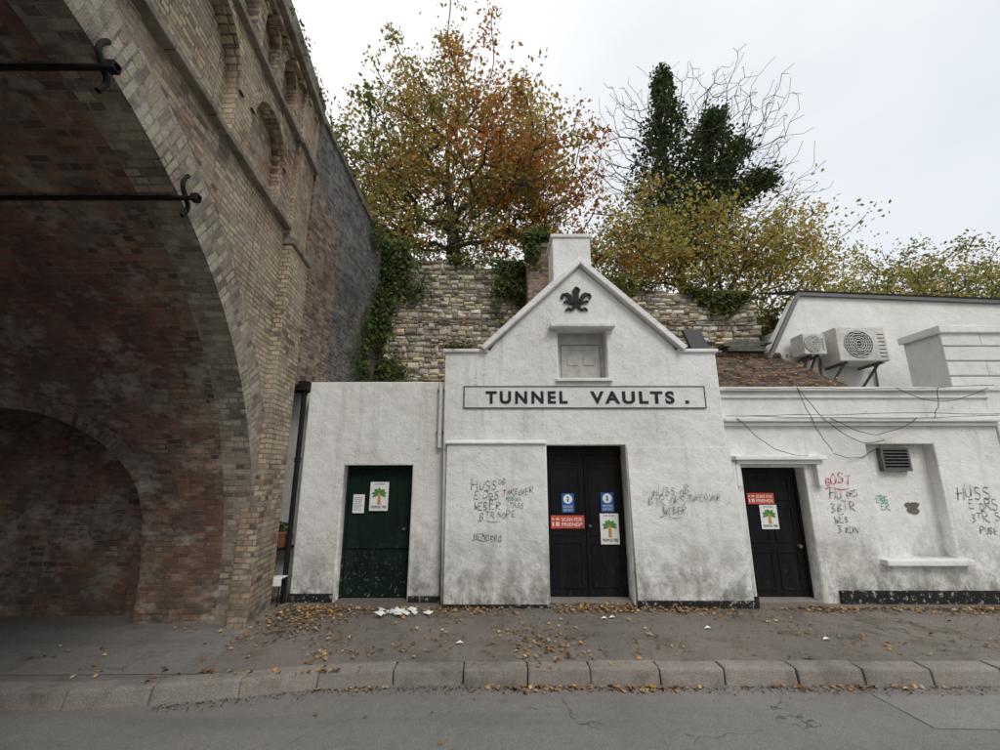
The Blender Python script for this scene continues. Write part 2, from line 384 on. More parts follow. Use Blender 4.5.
def archloop(c,h,z0,zs,rise=None,k=14):
    rise=h if rise is None else rise
    return [(c-h,z0)]+[(c-h*math.cos(math.pi*i/k),zs+rise*math.sin(math.pi*i/k)) for i in range(k+1)]+[(c+h,z0)]
lp=archloop(-5.55,1.42,.05,1.35,1.12,20)
vs=[(a,3.6,b) for a,b in lp]+[(a,5.42,b) for a,b in lp]; n=len(lp)
cut=mesh('cut',vs,[tuple(range(n)),tuple(range(n,2*n))]+[(i,(i+1)%n,n+(i+1)%n,n+i) for i in range(n)],None)
md=body.modifiers.new('b','BOOLEAN'); md.operation='DIFFERENCE'; md.object=cut; md.solver='EXACT'
nm=bpy.data.meshes.new_from_object(body.evaluated_get(bpy.context.evaluated_depsgraph_get()))
body.modifiers.clear(); body.data=nm; bpy.data.objects.remove(cut)
boxuv(nm,uva); nm.materials.clear(); nm.materials.append(M['soffit'])
vs=[];fs=[];k=26
def circY(z): return YC+math.sqrt(max(0,R*R-(z-ZC)**2))
for i in range(k+1):
    a=math.pi*i/k
    for e in (0,.2):
        x=-5.55-(1.42+e)*math.cos(a); z=1.35+(1.12+e)*math.sin(a)
        vs.append((x,circY(z)-.015,z))
    x=-5.55-1.42*math.cos(a); z=1.35+1.12*math.sin(a); vs.append((x,circY(z)+.12,z))
for i in range(k):
    a=3*i;b=3*i+3; fs+=[(a,b,b+1,a+1),(a,a+2,b+2,b)]
me=bpy.data.meshes.new('r'); me.from_pydata(vs,[],fs); me.update()
uvl=me.uv_layers.new(name='UVMap')
for p in me.polygons:
    for li in p.loop_indices:
        vi=me.loops[li].vertex_index; uvl.data[li].uv=((vi%3)*.2+ .01,1.6*math.pi*(vi//3)/k)
link('blind_arch_ring',me,M['soffit'],via,uv=False)
# spandrel facing with blind arcade
R2=R+.42
oc=[(YC-R2*math.cos(math.pi*i/N),ZC+R2*math.sin(math.pi*i/N)) for i in range(N+1)]
loops=[[(-9,0),(YC-R2,0)]+oc+[(YC+R2,0),(YE,0),(YE,7.5),(-9,7.5)]]
ycs=[(4.28,.42)]+[(2.9-1.5*i,.62) for i in range(8)]
for c,h in ycs: loops.append(archloop(c,h,5.08,5.60 if h>.5 else 5.64))
for i in range(22):
    loops.append(archloop(4.62-.58*i,.2,6.52,6.98))
me=fill(loops,.14,.006)
for v in me.vertices:
    a,b,d=v.co; v.co=(XF(a)-.07+d,a,b)
me.update(); link('spandrel_wall',me,M['stock'],via)
# panel backs in stock brick (recessed faces)
mesh('arcade_panel_backs',[(XF(-9)-.137,-9,5.0),(XF(5)-.137,5.0,5.0),(XF(5)-.137,5.0,7.25),(XF(-9)-.137,-9,7.25)],[(0,1,2,3)],M['stock'],via)
vs=[];fs=[]; K=120; Ri=R-.006
prof=[]
for i in range(-2,K+3):
    if i<0: yy0,zz0,yy1,zz1=YC-Ri,ZC*(i+2)/2,YC-R2,ZC*(i+2)/2; s=ZC*(i+2)/2-ZC
    elif i>K: t_=(K+2-i)/2; yy0,zz0,yy1,zz1=YC+Ri,ZC*t_,YC+R2,ZC*t_; s=math.pi*R+ZC-ZC*t_
    else:
        a=math.pi*i/K; yy0,zz0=YC-Ri*math.cos(a),ZC+Ri*math.sin(a); yy1,zz1=YC-R2*math.cos(a),ZC+R2*math.sin(a); s=a*R
    prof.append((yy0,zz0,yy1,zz1,s))
me=bpy.data.meshes.new('ring'); uvs=[]
for j,(a,b,c,d,s) in enumerate(prof):
    vs+=[(XF(a)-.3,a,b),(XF(a)+.025,a,b),(XF(c)+.025,c,d),(XF(c)-.1,c,d)]
    uvs+=[(-.33,s),(0,s),(.42,s),(.54,s)]
for j in range(len(prof)-1):
    for q in range(3): fs.append((4*j+q,4*j+4+q,4*j+5+q,4*j+1+q))
me.from_pydata(vs,[],fs); me.update(); uvl=me.uv_layers.new(name='UVMap')
for l in me.loops: uvl.data[l.index].uv=uvs[l.vertex_index]
bm=bmesh.new(); bm.from_mesh(me); bmesh.ops.recalc_face_normals(bm,faces=bm.faces); bm.to_mesh(me); bm.free()
link('arch_ring',me,M['ringb'],via,uv=False)
def vbox(name,y0,y1,z0,z1,pr,mat,zt=None,bk=.1,bev=.012):
    zt=z1 if zt is None else zt
    return hexa(name,[(XF(y0)-bk,y0,z0),(XF(y0)+pr,y0,z0),(XF(y1)+pr,y1,z0),(XF(y1)-bk,y1,z0),(XF(y0)-bk,y0,z1),(XF(y0)+pr,y0,zt),(XF(y1)+pr,y1,zt),(XF(y1)-bk,y1,z1)],mat,via,bev)
y=-9
while y<5.0:
    y1=min(5.02,y+random.uniform(.5,.9)); e=random.uniform(-.006,.006)
    vbox('string_course',y,y1-.006,4.92+e,5.02+e,.09+e,M['trim'],zt=4.99+e,bev=.012); vbox('string_course',y,y1-.006,6.32+e,6.42+e,.08+e,M['trim'],zt=6.39+e,bev=.012); y=y1
vbox('cornice',-9,5.72,7.28,7.4,.14,M['trim'])
vbox('cornice_corbel',-9,5.02,7.2,7.277,.06,M['stock'])
y=-8.8
while y<5.6: vbox('dentil',y,y+.1,7.12,7.197,.09,M['stock'],bev=.004); y+=.29
vbox('buttress',5.05,5.67,0,7.277,.06,M['stock'])
vbox('lower_buttress',5.02,5.69,0,4.72,.12,M['stock'])
vbox('buttress_weathering',5.0,5.71,4.722,4.97,.16,M['trim'],zt=4.80)
vbox('buttress_weathering',5.03,5.70,6.32,6.5,.12,M['trim'],zt=6.38)
vbox('parapet_coping',-9.05,5.75,7.5,7.68,.10,M['trim'],bk=.5)
vbox('parapet_course',-9,5.68,7.402,7.498,.03,M['stock'],bk=.1)
box('deck',-14.0,-3.6,-9,5.6,7.45,7.55,M['earth'],via)
for c,h in ycs:
    k=14; vs=[];fs=[]
    zs=5.60 if h>.5 else 5.64
    for i in range(k+1):
        a=math.pi*i/k
        for e,pr in ((0,-.02),(0,.03),(.09,.03),(.09,-.02)):
            y=c-(h+e)*math.cos(a); vs.append((XF(y)+pr,y,zs+(h+e)*math.sin(a)))
    for i in range(k):
        for q in range(3): fs.append((4*i+q,4*i+4+q,4*i+5+q,4*i+1+q))
    mesh('arcade_hood',vs,fs,M['stock'],via)
for y,z,xe in ((2.95,3.93,.2),(2.05,4.18,.18),(0.9,4.3,.15),(-.3,4.2,.15)):
    cyl('tie_rod',(-14,y,z),(XF(y)+xe,y,z),.020,M['iron'],via)
    X=XF(y)+.06
    tube('tie_plate',[(X,y+.03,z-.14),(X+.02,y+.07,z-.06),(X+.02,y,z+.02),(X+.02,y-.06,z+.12),(X,y+.02,z+.22)],.018,M['iron'],via)
    box('tie_nut',XF(y)+xe-.06,XF(y)+xe,y-.03,y+.03,z-.03,z+.03,M['iron'],via)

# retaining walls
rw=empty('brick_retaining_wall',(-3,7.5,0))
hexa('dark_wall',[(-2.95,5.63,2.97),(-2.75,9.0,2.97),(-14,9.0,2.97),(-14,5.63,2.97),(-2.95,5.63,7.48),(-2.75,9.0,6.85),(-14,9.0,6.85),(-14,5.63,7.48)],M['blueb'],rw,0)
hexa('dark_wall_base',[(-2.94,6.3,0),(-2.75,9.0,0),(-14,9.0,0),(-14,6.3,0),(-2.94,6.3,2.968),(-2.75,9.0,2.968),(-14,9.0,2.968),(-14,6.3,2.968)],M['blueb'],rw,0)
hexa('coping',[(-2.90,5.78,7.45),(-2.70,9.0,6.86),(-3.2,9.0,6.86),(-3.3,5.78,7.45),(-2.90,5.78,7.56),(-2.70,9.0,6.96),(-3.2,9.0,6.96),(-3.3,5.78,7.56)],M['trim'],rw,.01)
hexa('red_brick_pier',[(-2.90,5.72,2.98),(-2.84,6.65,2.98),(-3.1,6.65,2.98),(-3.1,5.72,2.98),(-2.90,5.72,6.4),(-2.84,6.65,5.7),(-3.1,6.65,5.7),(-3.1,5.72,6.4)],M['redb'],rw,.01)

# stone wall
sw=empty('stone_retaining_wall',(1.5,9,0))
def stop(x):
    return 6.84+(x+2.7)*(5.6-6.84)/8.5
hexa('wall_core',[(-2.75,9.06,0),(5.9,9.06,0),(5.9,9.5,0),(-2.75,9.5,0),(-2.75,9.06,stop(-2.75)-.05),(5.9,9.06,stop(5.9)-.05),(5.9,9.5,stop(5.9)-.05),(-2.75,9.5,stop(-2.75)-.05)],M['mortar'],sw,0)
vs=[];fs=[];cl=[]
z=2.6
pal=[(.72,.63,.46),(.62,.53,.38),(.78,.71,.57),(.54,.47,.36),(.42,.37,.30),(.68,.56,.37),(.82,.77,.66),(.52,.49,.43),(.32,.28,.23)]
while z<6.95:
    h=random.uniform(.045,.15); x=-2.75+random.uniform(0,.1)
    while x<5.85:
        l=random.uniform(.06,.28)
        zz=z+random.uniform(-.025,.025)+.03*math.sin(x*1.3+z)
        hh=h*random.uniform(.75,1.1)
        if zz+hh<stop(x+l/2)+random.uniform(-.09,.09) and random.random()>.02:
            g=.008; j=lambda:random.uniform(-.018,.018)
            x0,x1,z0,z1=x+g,x+l-g,zz+g*.8,zz+hh-g*.8; d=random.uniform(0,.055); yf=9.03-d
            b=len(vs)
            vs+=[(x0,9.08,z0),(x1,9.08,z0),(x1,9.08,z1),(x0,9.08,z1)]
            m=min(.03,hh*.3)
            vs+=[(x0+j()*.5,yf+.03,z0+j()*.5),(x1+j()*.5,yf+.03,z0+j()*.5),(x1+j()*.5,yf+.03,z1+j()*.5),(x0+j()*.5,yf+.03,z1+j()*.5)]
            vs+=[(x0+m+j(),yf+j()*.5,z0+m+j()*.6),(x1-m+j(),yf+j()*.5,z0+m+j()*.6),(x1-m+j(),yf+j()*.5,z1-m+j()*.6),(x0+m+j(),yf+j()*.5,z1-m+j()*.6)]
            for o_ in (0,4):
                for q in range(4): r=(q+1)%4; fs.append((b+o_+q,b+o_+r,b+o_+4+r,b+o_+4+q))
            fs.append((b+8,b+9,b+10,b+11))
            c=random.choice(pal); f=random.uniform(.65,1.1); cl+=[(c[0]*f,c[1]*f,c[2]*f,1)]*12
        x+=l
    z+=h
me=bpy.data.meshes.new('stones'); me.from_pydata(vs,[],fs); me.update()
ca=me.color_attributes.new('Col','FLOAT_COLOR','POINT'); ca.data.foreach_set('color',np.array(cl).ravel())
bm=bmesh.new(); bm.from_mesh(me); bmesh.ops.recalc_face_normals(bm,faces=bm.faces); bm.to_mesh(me); bm.free()
link('rubble_stones',me,M['rubble'],sw)
bp=empty('brick_chimney_stack',(.85,8.6,0))
box('stack',.60,1.06,8.3,8.9,3,6.55,M['redb'],bp)
box('stack_cap',.56,1.10,8.26,8.94,6.55,6.65,M['trim'],bp)
ae=empty('aerial_pole',(-.5,9.2,6.4)); cyl('pole',(-.5,9.2,6.3),(-.52,9.2,7.15),.012,M['grey'],ae,6); cyl('crossbar',(-.62,9.2,7.0),(-.40,9.2,7.0),.008,M['grey'],ae,6)

# hill
def hz(x,y):
    b=stop(max(-12,min(x,5.9)))-.22
    if x>5.9: b-=min(1.0,(x-5.9)*.12)
    return b+max(0,y-9.5)*.05+.25*noise.noise(Vector((x*.3,y*.3,0)))*(0 if y<9.6 else 1)
nx,ny=90,40; vs=[];fs=[]
for j in range(ny):
    y=9.3+ (j/(ny-1))**2*120
    for i in range(nx):
        x=-60+i*160/(nx-1); vs.append((x,y,hz(x,y)))
for i in range(nx): x=-60+i*160/(nx-1); vs.append((x,9.3,-.1))
for j in range(ny-1):
    for i in range(nx-1): a=j*nx+i; fs.append((a,a+1,a+nx+1,a+nx))
b=ny*nx
for i in range(nx-1): fs.append((i,i+1,b+i+1,b+i))
mesh('hill',vs,fs,M['grass'],None,smooth=True)

# ------------------------------------------------------------------ white building
wb=empty('white_vault_building',(1.2,6,0))
main=[(-.76,0),(-.79,3.45),(-.14,3.49),(-.10,3.57),(1.2,4.80),(2.5,3.57),(2.54,3.49),(3.11,3.45),(3.13,0)]
wallY('front_wall',[main,rect(.64,1.72,.04,2.13),rect(.84,1.55,3.07,3.80)],5.80,.34,M['white'],wb,.018)
wallY('lower_left_pier',[rect(-.72,.625,0,2.14)],5.73,.068,M['white'],wb,.015)
hexa('pier_weathering',[(-.74,5.70,2.14),(.635,5.70,2.14),(.635,5.80,2.14),(-.74,5.80,2.14),(-.74,5.70,2.165),(.635,5.70,2.165),(.635,5.80,2.20),(-.74,5.80,2.20)],M['white_clean'],wb,.006)
hexa('lower_right_pier',[(1.74,5.74,0),(3.20,5.72,0),(3.20,5.80,0),(1.74,5.80,0),(1.74,5.79,2.1),(3.14,5.785,2.1),(3.14,5.80,2.1),(1.74,5.80,2.1)],M['white'],wb,.004)
for s,nm_ in ((-1,'l'),(1,'r')):
    a=Vector((1.2+s*1.42,3.46)); b_=Vector((1.2,4.81)); d=(b_-a).normalized(); nn=Vector((-d.y,d.x))*(1 if s<0 else -1)
    if nn.y<0: nn=-nn
    q=[a,b_,Vector((1.2,4.81+.115)),a+nn*.085]
    wallY('gable_coping',[[tuple(v) for v in q]],5.70,.62 ,M['white_clean'],wb,.012)
box('shoulder_coping',-.82,-.17,5.76,6.2,3.45,3.50,M['white_clean'],wb,.014); box('shoulder_coping',2.56,3.14,5.76,6.2,3.45,3.50,M['white_clean'],wb,.014)
box('niche_panel',.8,1.6,5.98,6.02,3.0,3.85,M['niche'],wb)
wallY('niche_frame',[rect(.90,1.49,3.10,3.62),rect(.912,1.478,3.112,3.608)],5.974,.0055,M['grey'],wb,.002)
for xx in (1.0,1.24): box('niche_board',xx,xx+.15,5.970,5.979,3.30,3.44,M['niche'],wb,.003)
box('niche_lintel',.72,1.66,5.66,5.82,3.80,3.86,M['white_clean'],wb,.014)
box('niche_sill',.80,1.60,5.75,5.84,3.02,3.068,M['white_clean'],wb,.012)
sb=empty('tunnel_vaults_sign',(1.2,5.78,2.8))
box('sign_board',-.50,2.88,5.786,5.81,2.645,2.945,M['white_up'],sb,.003)
for a in ((-.51,2.89,2.942,2.953),(-.51,2.89,2.637,2.648)): box('sign_border',a[0],a[1],5.778,5.80,a[2],a[3],M['lett'],sb,.001)
for a in ((-.51,-.499),(2.879,2.89)): box('sign_border',a[0],a[1],5.7785,5.80,2.6485,2.9415,M['lett'],sb,.001)
text('lettering','TUNNEL',-.20,.95,2.70,2.88,5.785,M['lett'],sb,.006,1.35,1,.036)
text('lettering','VAULTS',1.27,2.45,2.70,2.88,5.785,M['lett'],sb,.006,1.3,1,.036)
box('full_stop',2.60,2.65,5.779,5.785,2.70,2.748,M['lett'],sb,.002)
em=empty('plume_emblem',(1.13,5.77,4.2))
def featherY(name,pts,wid):
    vs=[];fs=[]
    for i,(x,z_) in enumerate(pts):
        t_=i/(len(pts)-1); ww=wid*(.35+1.1*math.sin(math.pi*min(1,t_*.85+.1)))
        x2,z2=pts[min(i+1,len(pts)-1)]; x1,z1=pts[max(i-1,0)]; d=Vector((x2-x1,z2-z1)).normalized(); nn=Vector((-d.y,d.x))*ww
        for s in (1,-1):
            for yy in (5.765,5.80): vs.append((x+s*nn.x,yy,z_+s*nn.y))
    for i in range(len(pts)-1):
        a=4*i; fs+=[(a,a+4,a+6,a+2),(a+1,a+3,a+7,a+5),(a,a+1,a+5,a+4),(a+2,a+6,a+7,a+3)]
    fs+=[(0,2,3,1),(len(vs)-4,len(vs)-3,len(vs)-1,len(vs)-2)]
    mesh(name,vs,fs,M['lett'],em)
# three ostrich feathers with curled-over tips and a ribbon below
featherY('feather',[(1.13,4.17),(1.13,4.25),(1.13,4.33),(1.12,4.40),(1.14,4.44),(1.17,4.43)],.030)
featherY('curl',[(1.13,4.42),(1.16,4.44),(1.185,4.41),(1.175,4.38)],.012)
for s in (-1,1):
    featherY('feather',[(1.13+s*.025,4.18),(1.13+s*.06,4.24),(1.13+s*.10,4.31),(1.13+s*.14,4.345),(1.13+s*.18,4.34)],.024)
    featherY('curl',[(1.13+s*.16,4.35),(1.13+s*.20,4.34),(1.13+s*.215,4.30),(1.13+s*.195,4.27)],.013)
    featherY('frond_lower',[(1.13+s*.04,4.19),(1.13+s*.10,4.21),(1.13+s*.15,4.235),(1.13+s*.185,4.22)],.013)
    featherY('ribbon',[(1.13+s*.02,4.13),(1.13+s*.08,4.10),(1.13+s*.12,4.12),(1.13+s*.165,4.09)],.014)
box('coronet',1.07,1.19,5.768,5.80,4.135,4.18,M['lett'],em,.004)
dd=empty('black_double_door',(1.18,6,0))
def leafdoor(x0,x1,z0,z1,y,mat,par,panels):
    box('door_leaf',x0,x1,y,y+.05,z0,z1,mat,par,.004)
    for (a,b,c,d) in panels:
        wallY('panel_moulding',[rect(a,b,c,d),rect(a+.03,b-.03,c+.03,d-.03)],y-.012,.0115,mat,par,.003)
leafdoor(.655,1.178,.16,2.0,6.05,M['black'],dd,[(.71,1.13,.26,.85),(.71,1.13,.92,1.85)])
leafdoor(1.186,1.71,.16,2.0,6.05,M['black'],dd,[(1.24,1.66,.26,.85),(1.24,1.66,.92,1.85)])
box('door_head',.642,1.718,6.03,6.12,2.003,2.128,M['black'],dd)
box('threshold',.645,1.715,5.86,6.12,.04,.15,M['kerb'],dd,.01)
cyl('door_handle',(1.23,6.05,1.05),(1.23,5.99,1.05),.018,M['grey'],dd); cyl('door_handle',(1.13,6.05,1.05),(1.13,6.0,1.05),.014,M['grey'],dd)
box('interior_back',-.7,3.05,6.16,6.2,0,3.4,M['iron'],wb)
box('central_block',-.74,3.08,6.22,8.9,0,3.4,M['white_up'],wb)
mesh('central_roof',[(-.14,6.2,3.4),(2.54,6.2,3.4),(1.2,6.2,4.7),(-.14,8.9,3.4),(2.54,8.9,3.4),(1.2,8.9,4.7)],[(0,1,2),(3,4,5),(0,2,5,3),(1,2,5,4)],M['tiles'],wb)
box('chimney',.88,1.52,6.35,6.95,3.6,5.62,M['white_up'],wb,.02); box('chimney_cap',.85,1.55,6.32,6.98,5.62,5.68,M['white_up'],wb,.015)
box('plinth',-.74,.64,5.70,5.735,.05,.155,M['plinth'],wb,.004,.002)
box('plinth',1.73,3.23,5.685,5.735,.05,.20,M['plinth'],wb,.006,.004)
# left wing
wallY('left_wing_wall',[rect(-2.76,-.785,0,3.05),rect(-2.17,-1.22,.03,1.86)],5.95,.3,M['white'],wb,.018)
box('left_wing_body',-2.74,-.80,6.26,8.9,0,3.0,M['white_up'],wb)
box('plinth',-2.77,-2.19,5.925,5.955,.05,.22,M['plinth'],wb,.004); box('plinth',-1.2,-.78,5.925,5.955,.05,.19,M['plinth'],wb,.004)
gd=empty('green_door',(-1.7,6.1,0))
box('door_leaf',-2.13,-1.27,6.12,6.16,.13,1.80,M['green'],gd,.004)
for i in range(1,5): box('plank_cover',-2.13+i*.172-.006,-2.13+i*.172+.006,6.113,6.119,.15,1.78,M['green'],gd,.002)
box('ledge',-2.125,-1.275,6.10,6.112,.75,.82,M['green'],gd,.003)
box('frame',-2.165,-2.132,6.09,6.17,.12,1.85,M['green'],gd); box('frame',-1.268,-1.225,6.09,6.17,.12,1.85,M['green'],gd); box('frame',-2.13,-1.27,6.09,6.17,1.805,1.85,M['green'],gd)
cyl('latch',(-1.33,6.12,1.0),(-1.33,6.08,1.0),.02,M['grey'],gd)
box('side_slot_wall',-3.9,-2.77,6.2,6.28,0,2.93,M['white'],wb,.01)
# right wing
wallY('right_wing_wall',[rect(3.135,7.0,0,2.90),rect(3.34,4.20,.03,1.83),rect(5.12,6.06,.66,2.15)],5.90,.3,M['white'],wb,.018)
box('cornice',3.14,7.0,5.80,5.905,2.455,2.505,M['white_clean'],wb,.015); box('cornice_bed',3.14,7.0,5.845,5.903,2.40,2.452,M['white_clean'],wb,.012)
box('parapet_coping',3.14,7.05,5.84,6.24,2.90,2.955,M['white_clean'],wb,.016)
box('parapet_band',3.14,7.0,5.87,5.902,2.80,2.83,M['white_clean'],wb,.006)
box('plinth',4.40,7.3,5.86,5.905,.05,.27,M['plinth'],wb,.005,.003); box('plinth',3.2,3.33,5.86,5.905,.05,.2,M['plinth'],wb,.004)
box('niche_back',5.05,6.15,6.06,6.1,.6,2.2,M['white'],wb)
box('niche_sill',5.02,6.17,5.80,5.93,.58,.655,M['white_clean'],wb,.016)
box('right_wing_body',3.15,6.98,6.24,8.9,0,2.66,M['white_up'],wb)
box('door_hood',3.2,4.45,5.76,5.91,1.93,1.985,M['white_clean'],wb,.01); box('door_hood_moulding',3.24,4.41,5.81,5.91,1.875,1.928,M['white_clean'],wb,.008)
box('hood_bracket',4.32,4.40,5.82,5.905,1.58,1.873,M['white_clean'],wb,.01); box('hood_bracket',3.22,3.28,5.82,5.905,1.58,1.873,M['white_clean'],wb,.01)
bd=empty('black_panelled_door',(3.8,6.1,0))
leafdoor(3.38,4.16,.14,1.76,6.10,M['black'],bd,[(3.45,3.74,.22,.72),(3.80,4.09,.22,.72),(3.45,3.74,.82,1.30),(3.80,4.09,.82,1.30),(3.45,4.09,1.38,1.70)])
for a,b in ((3.345,3.378),(4.162,4.195)): box('frame',a,b,6.08,6.16,.1,1.80,M['black'],bd)
box('frame',3.38,4.16,6.08,6.16,1.762,1.825,M['black'],bd); box('step',3.345,4.195,5.93,6.15,.04,.135,M['kerb'],bd)
cyl('door_knob',(4.10,6.1,.78),(4.10,6.05,.78),.025,M['grey'],bd)
box('interior_back_r',3.2,7,6.17,6.21,0,2.6,M['iron'],wb)
vt=empty('louvred_vent',(5.6,6.05,1.95))
wallY('vent_frame',[rect(5.38,5.78,1.78,2.10),rect(5.41,5.75,1.81,2.07)],5.98,.075,M['grey'],vt,.004)
box('vent_back',5.40,5.76,6.04,6.055,1.80,2.08,M['grille'],vt,.001)
for i in range(6): hexa('louvre',[(5.412,5.975,1.812+i*.044),(5.748,5.975,1.812+i*.044),(5.748,6.03,1.835+i*.044),(5.412,6.03,1.835+i*.044),(5.412,5.975,1.82+i*.044),(5.748,5.975,1.82+i*.044),(5.748,6.03,1.843+i*.044),(5.412,6.03,1.843+i*.044)],M['grey'],vt)
bs=empty('dark_wall_stencil',(5.8,6.05,1.3))
for q in range(6):
    cx,cz=5.72+random.uniform(-.09,.09),1.28+random.uniform(-.05,.05)
    ring_=[(cx+.045*math.cos(a)*(1+.6*random.random()),cz+.032*math.sin(a)*(1+.6*random.random())) for a in [2*math.pi*i/12 for i in range(12)]]
    wallY('stencil_mark',[ring_],6.055-.0012*q,.001,M['trim'],bs,0)
box('corner_block',6.96,11.5,6.30,6.9,0,3.9,M['white_up'],wb,.02)
box('corner_block_cornice',6.90,11.5,6.22,6.93,3.9,4.02,M['white_clean'],wb,.015)
for i,zz in enumerate((2.98,3.22,3.46,3.70)):
    box('quoin',6.94,7.55 if i%2 else 7.85,6.265,6.302,zz,zz+.215,M['white_up'],wb,.012)
    box('rustication',(7.56 if i%2 else 7.86),11.4,6.27,6.302,zz,zz+.215,M['white_up'],wb,.012)
box('right_end_wall',7.005,11.5,5.88,6.2,0,2.45,M['white'],wb,.015)
vs=[(3.13,6.26,2.72),(6.1,6.26,2.72),(5.55,8.0,3.98),(3.13,8.0,4.02),(3.13,8.9,3.3),(5.9,8.9,3.3)]
mesh('tiled_roof',vs,[(0,1,2,3),(1,5,2),(3,2,5,4)],M['tiles'],wb,uvfn=lambda p,c:(c.x,(c.y-6.26)*1.23))
cyl('ridge_tiles',(3.2,8.0,4.03),(5.55,8.0,4.0),.07,M['tiles'],wb)
sla=empty('stacked_slates',(4.8,8,4.1))
for i in range(6):
    x=4.45+random.uniform(-.08,.08); box('slate',x,x+.75+random.uniform(-.1,.1),7.85,8.15,4.07+i*.032,4.095+i*.032,M['slate'],sla,.003,.006)
fh=empty('metal_flue_hood',(4.2,8.2,4.3))
hexa('hood_panel',[(3.95,8.2,4.15),(4.35,8.2,4.10),(4.40,8.35,4.10),(3.98,8.35,4.15),(3.85,8.35,4.68),(4.22,8.35,4.66),(4.26,8.5,4.66),(3.88,8.5,4.68)],M['grille'],fh,.01)
box('hood_leg',4.05,4.2,8.2,8.4,3.85,4.12,M['grille'],fh)
# white house behind
wh=empty('white_gabled_house',(8,8.5,0))
wallY('gable_wall',[[(5.36,2.0),(5.36,4.02),(6.12,5.28),(14,4.95),(14,2.0)]],8.0,.3,M['white_up'],wh,.01)
wallY('verge_trim',[[(5.29,3.96),(5.36,3.93),(6.13,5.27),(14,4.93),(14,5.0),(6.09,5.35)]],7.93,.066,M['grey'],wh,.006)
mesh('slate_roof',[(6.05,7.9,5.37),(14,7.9,5.03),(14,10.2,6.0),(6.6,10.2,6.3)],[(0,1,2,3)],M['slate'],wh)
box('house_body',6.1,14,8.31,13,2,4.8,M['white_up'],wh)
def acunit(x0,x1,z0,z1,y0,y1,nm_='air_conditioning_unit'):
    e=empty(nm_,((x0+x1)/2,y1,z0)); box('casing',x0,x1,y0,y1,z0,z1,M['acw'],e,.02)
    cx=x0+(x1-x0)*.42; cz=(z0+z1)/2; r=(z1-z0)*.40; k=24
    cyl('fan_recess',(cx,y0-.004,cz),(cx,y0+.02,cz),r,M['grille'],e,24)
    for rr in (1,.85,.7,.55,.4,.25):
        lo=[(cx+r*rr*math.cos(2*math.pi*i/k),cz+r*rr*math.sin(2*math.pi*i/k)) for i in range(k)]
        li=[(cx+(r*rr-.012)*math.cos(2*math.pi*i/k),cz+(r*rr-.012)*math.sin(2*math.pi*i/k)) for i in range(k)]
        wallY('guard_ring',[lo,li],y0-.02,.008,M['acw'],e,0)
    for i in range(9):
        dz=-r+2*r*(i+.5)/9; hw=math.sqrt(max(0,r*r-dz*dz)); box('guard_bar',cx-hw,cx+hw,y0-.011,y0-.005,cz+dz-.006,cz+dz+.006,M['acw'],e,0)
    for i in range(7): box('louvre',x0+(x1-x0)*.82,x1-.04,y0-.008,y0-.0005,z0+.08+i*(z1-z0-.16)/7,z0+.08+i*(z1-z0-.16)/7+.012,M['grille'],e,.001)
    for xx in (x0+.12,x1-.16):
        box('bracket',xx,xx+.04,y0,8.0,z0-.05,z0-.003,M['grey'],e,.004); hexa('bracket_strut',[(xx,7.95,z0-.4),(xx+.03,7.95,z0-.4),(xx+.03,8,z0-.4),(xx,8,z0-.4),(xx,y0+.1,z0-.052),(xx+.03,y0+.1,z0-.052),(xx+.03,y0+.16,z0-.052),(xx,y0+.16,z0-.052)],M['grey'],e)
    if y1<7.98: box('back_casing',x0+.1,x1-.1,y1+.002,7.995,z0+.1,z1-.1,M['acw'],e,.01)
    tube('pipe',[(x1-.05,y1-.05,z0+.1),(x1+.12,y1,z0+.05),(x1+.15,7.97,z0-.1),(x1+.15,7.97,z0-.6)],.02,M['grey'],e)
acunit(6.30,7.22,3.76,4.42,7.45,7.9); acunit(5.74,6.16,3.92,4.33,7.55,7.9)
dp=empty('drainpipe',(-2.83,5.9,0))
cyl('pipe',(-2.81,5.9,.12),(-2.81,5.9,2.95),.034,M['iron'],dp,12)
for zz in (.9,1.9,2.85): cyl('collar',(-2.81,5.9,zz),(-2.81,5.9,zz+.06),.044,M['iron'],dp,12)
box('hopper',-2.88,-2.74,5.82,5.94,2.90,3.04,M['iron'],dp,.01)
dp2=empty('drainpipe',(-.87,5.9,0)); cyl('pipe',(-.85,5.90,2.1),(-.85,5.90,3.0),.03,M['white_up'],dp2,10); box('bracket',-.90,-.80,5.9,5.95,2.3,2.33,M['grey'],dp2); box('bracket',-.90,-.80,5.9,5.95,2.9,2.93,M['grey'],dp2)
dp3=empty('drainpipe',(3.2,5.85,0)); cyl('pipe',(3.19,5.85,.15),(3.19,5.85,1.9),.035,M['white_clean'],dp3,10)
cb=empty('cables',(5,5.8,2.5))
def sag(a,b,s,k=8,j=.02): return [(a[0]+(b[0]-a[0])*i/k+random.uniform(-j,j)*(0<i<k),a[1]+(b[1]-a[1])*i/k,a[2]+(b[2]-a[2])*i/k-s*math.sin(math.pi*i/k)+random.uniform(-j,j)*(0<i<k)) for i in range(k+1)]
for a,b,s in (((3.2,5.80,2.92),(7.0,5.79,2.97),.03),((3.15,5.79,2.53),(6.95,5.79,2.54),.02),((3.2,5.79,2.53),(7.0,5.79,2.56),-.01),
              ((4.2,5.79,2.93),(4.55,5.79,2.05),.12),((3.3,5.79,2.5),(4.2,5.79,1.99),.15),((4.2,5.79,2.93),(5.3,5.79,2.2),.30),((4.55,5.79,2.02),(5.35,5.95,2.12),.12),((4.6,5.79,2.5),(5.8,5.79,2.5),.22),((5.6,5.79,2.93),(6.9,5.79,2.93),.20),((6.2,5.79,2.93),(6.05,5.79,2.5),.05)):
    tube('cable',sag(a,b,s),.0045,M['cable'],cb)
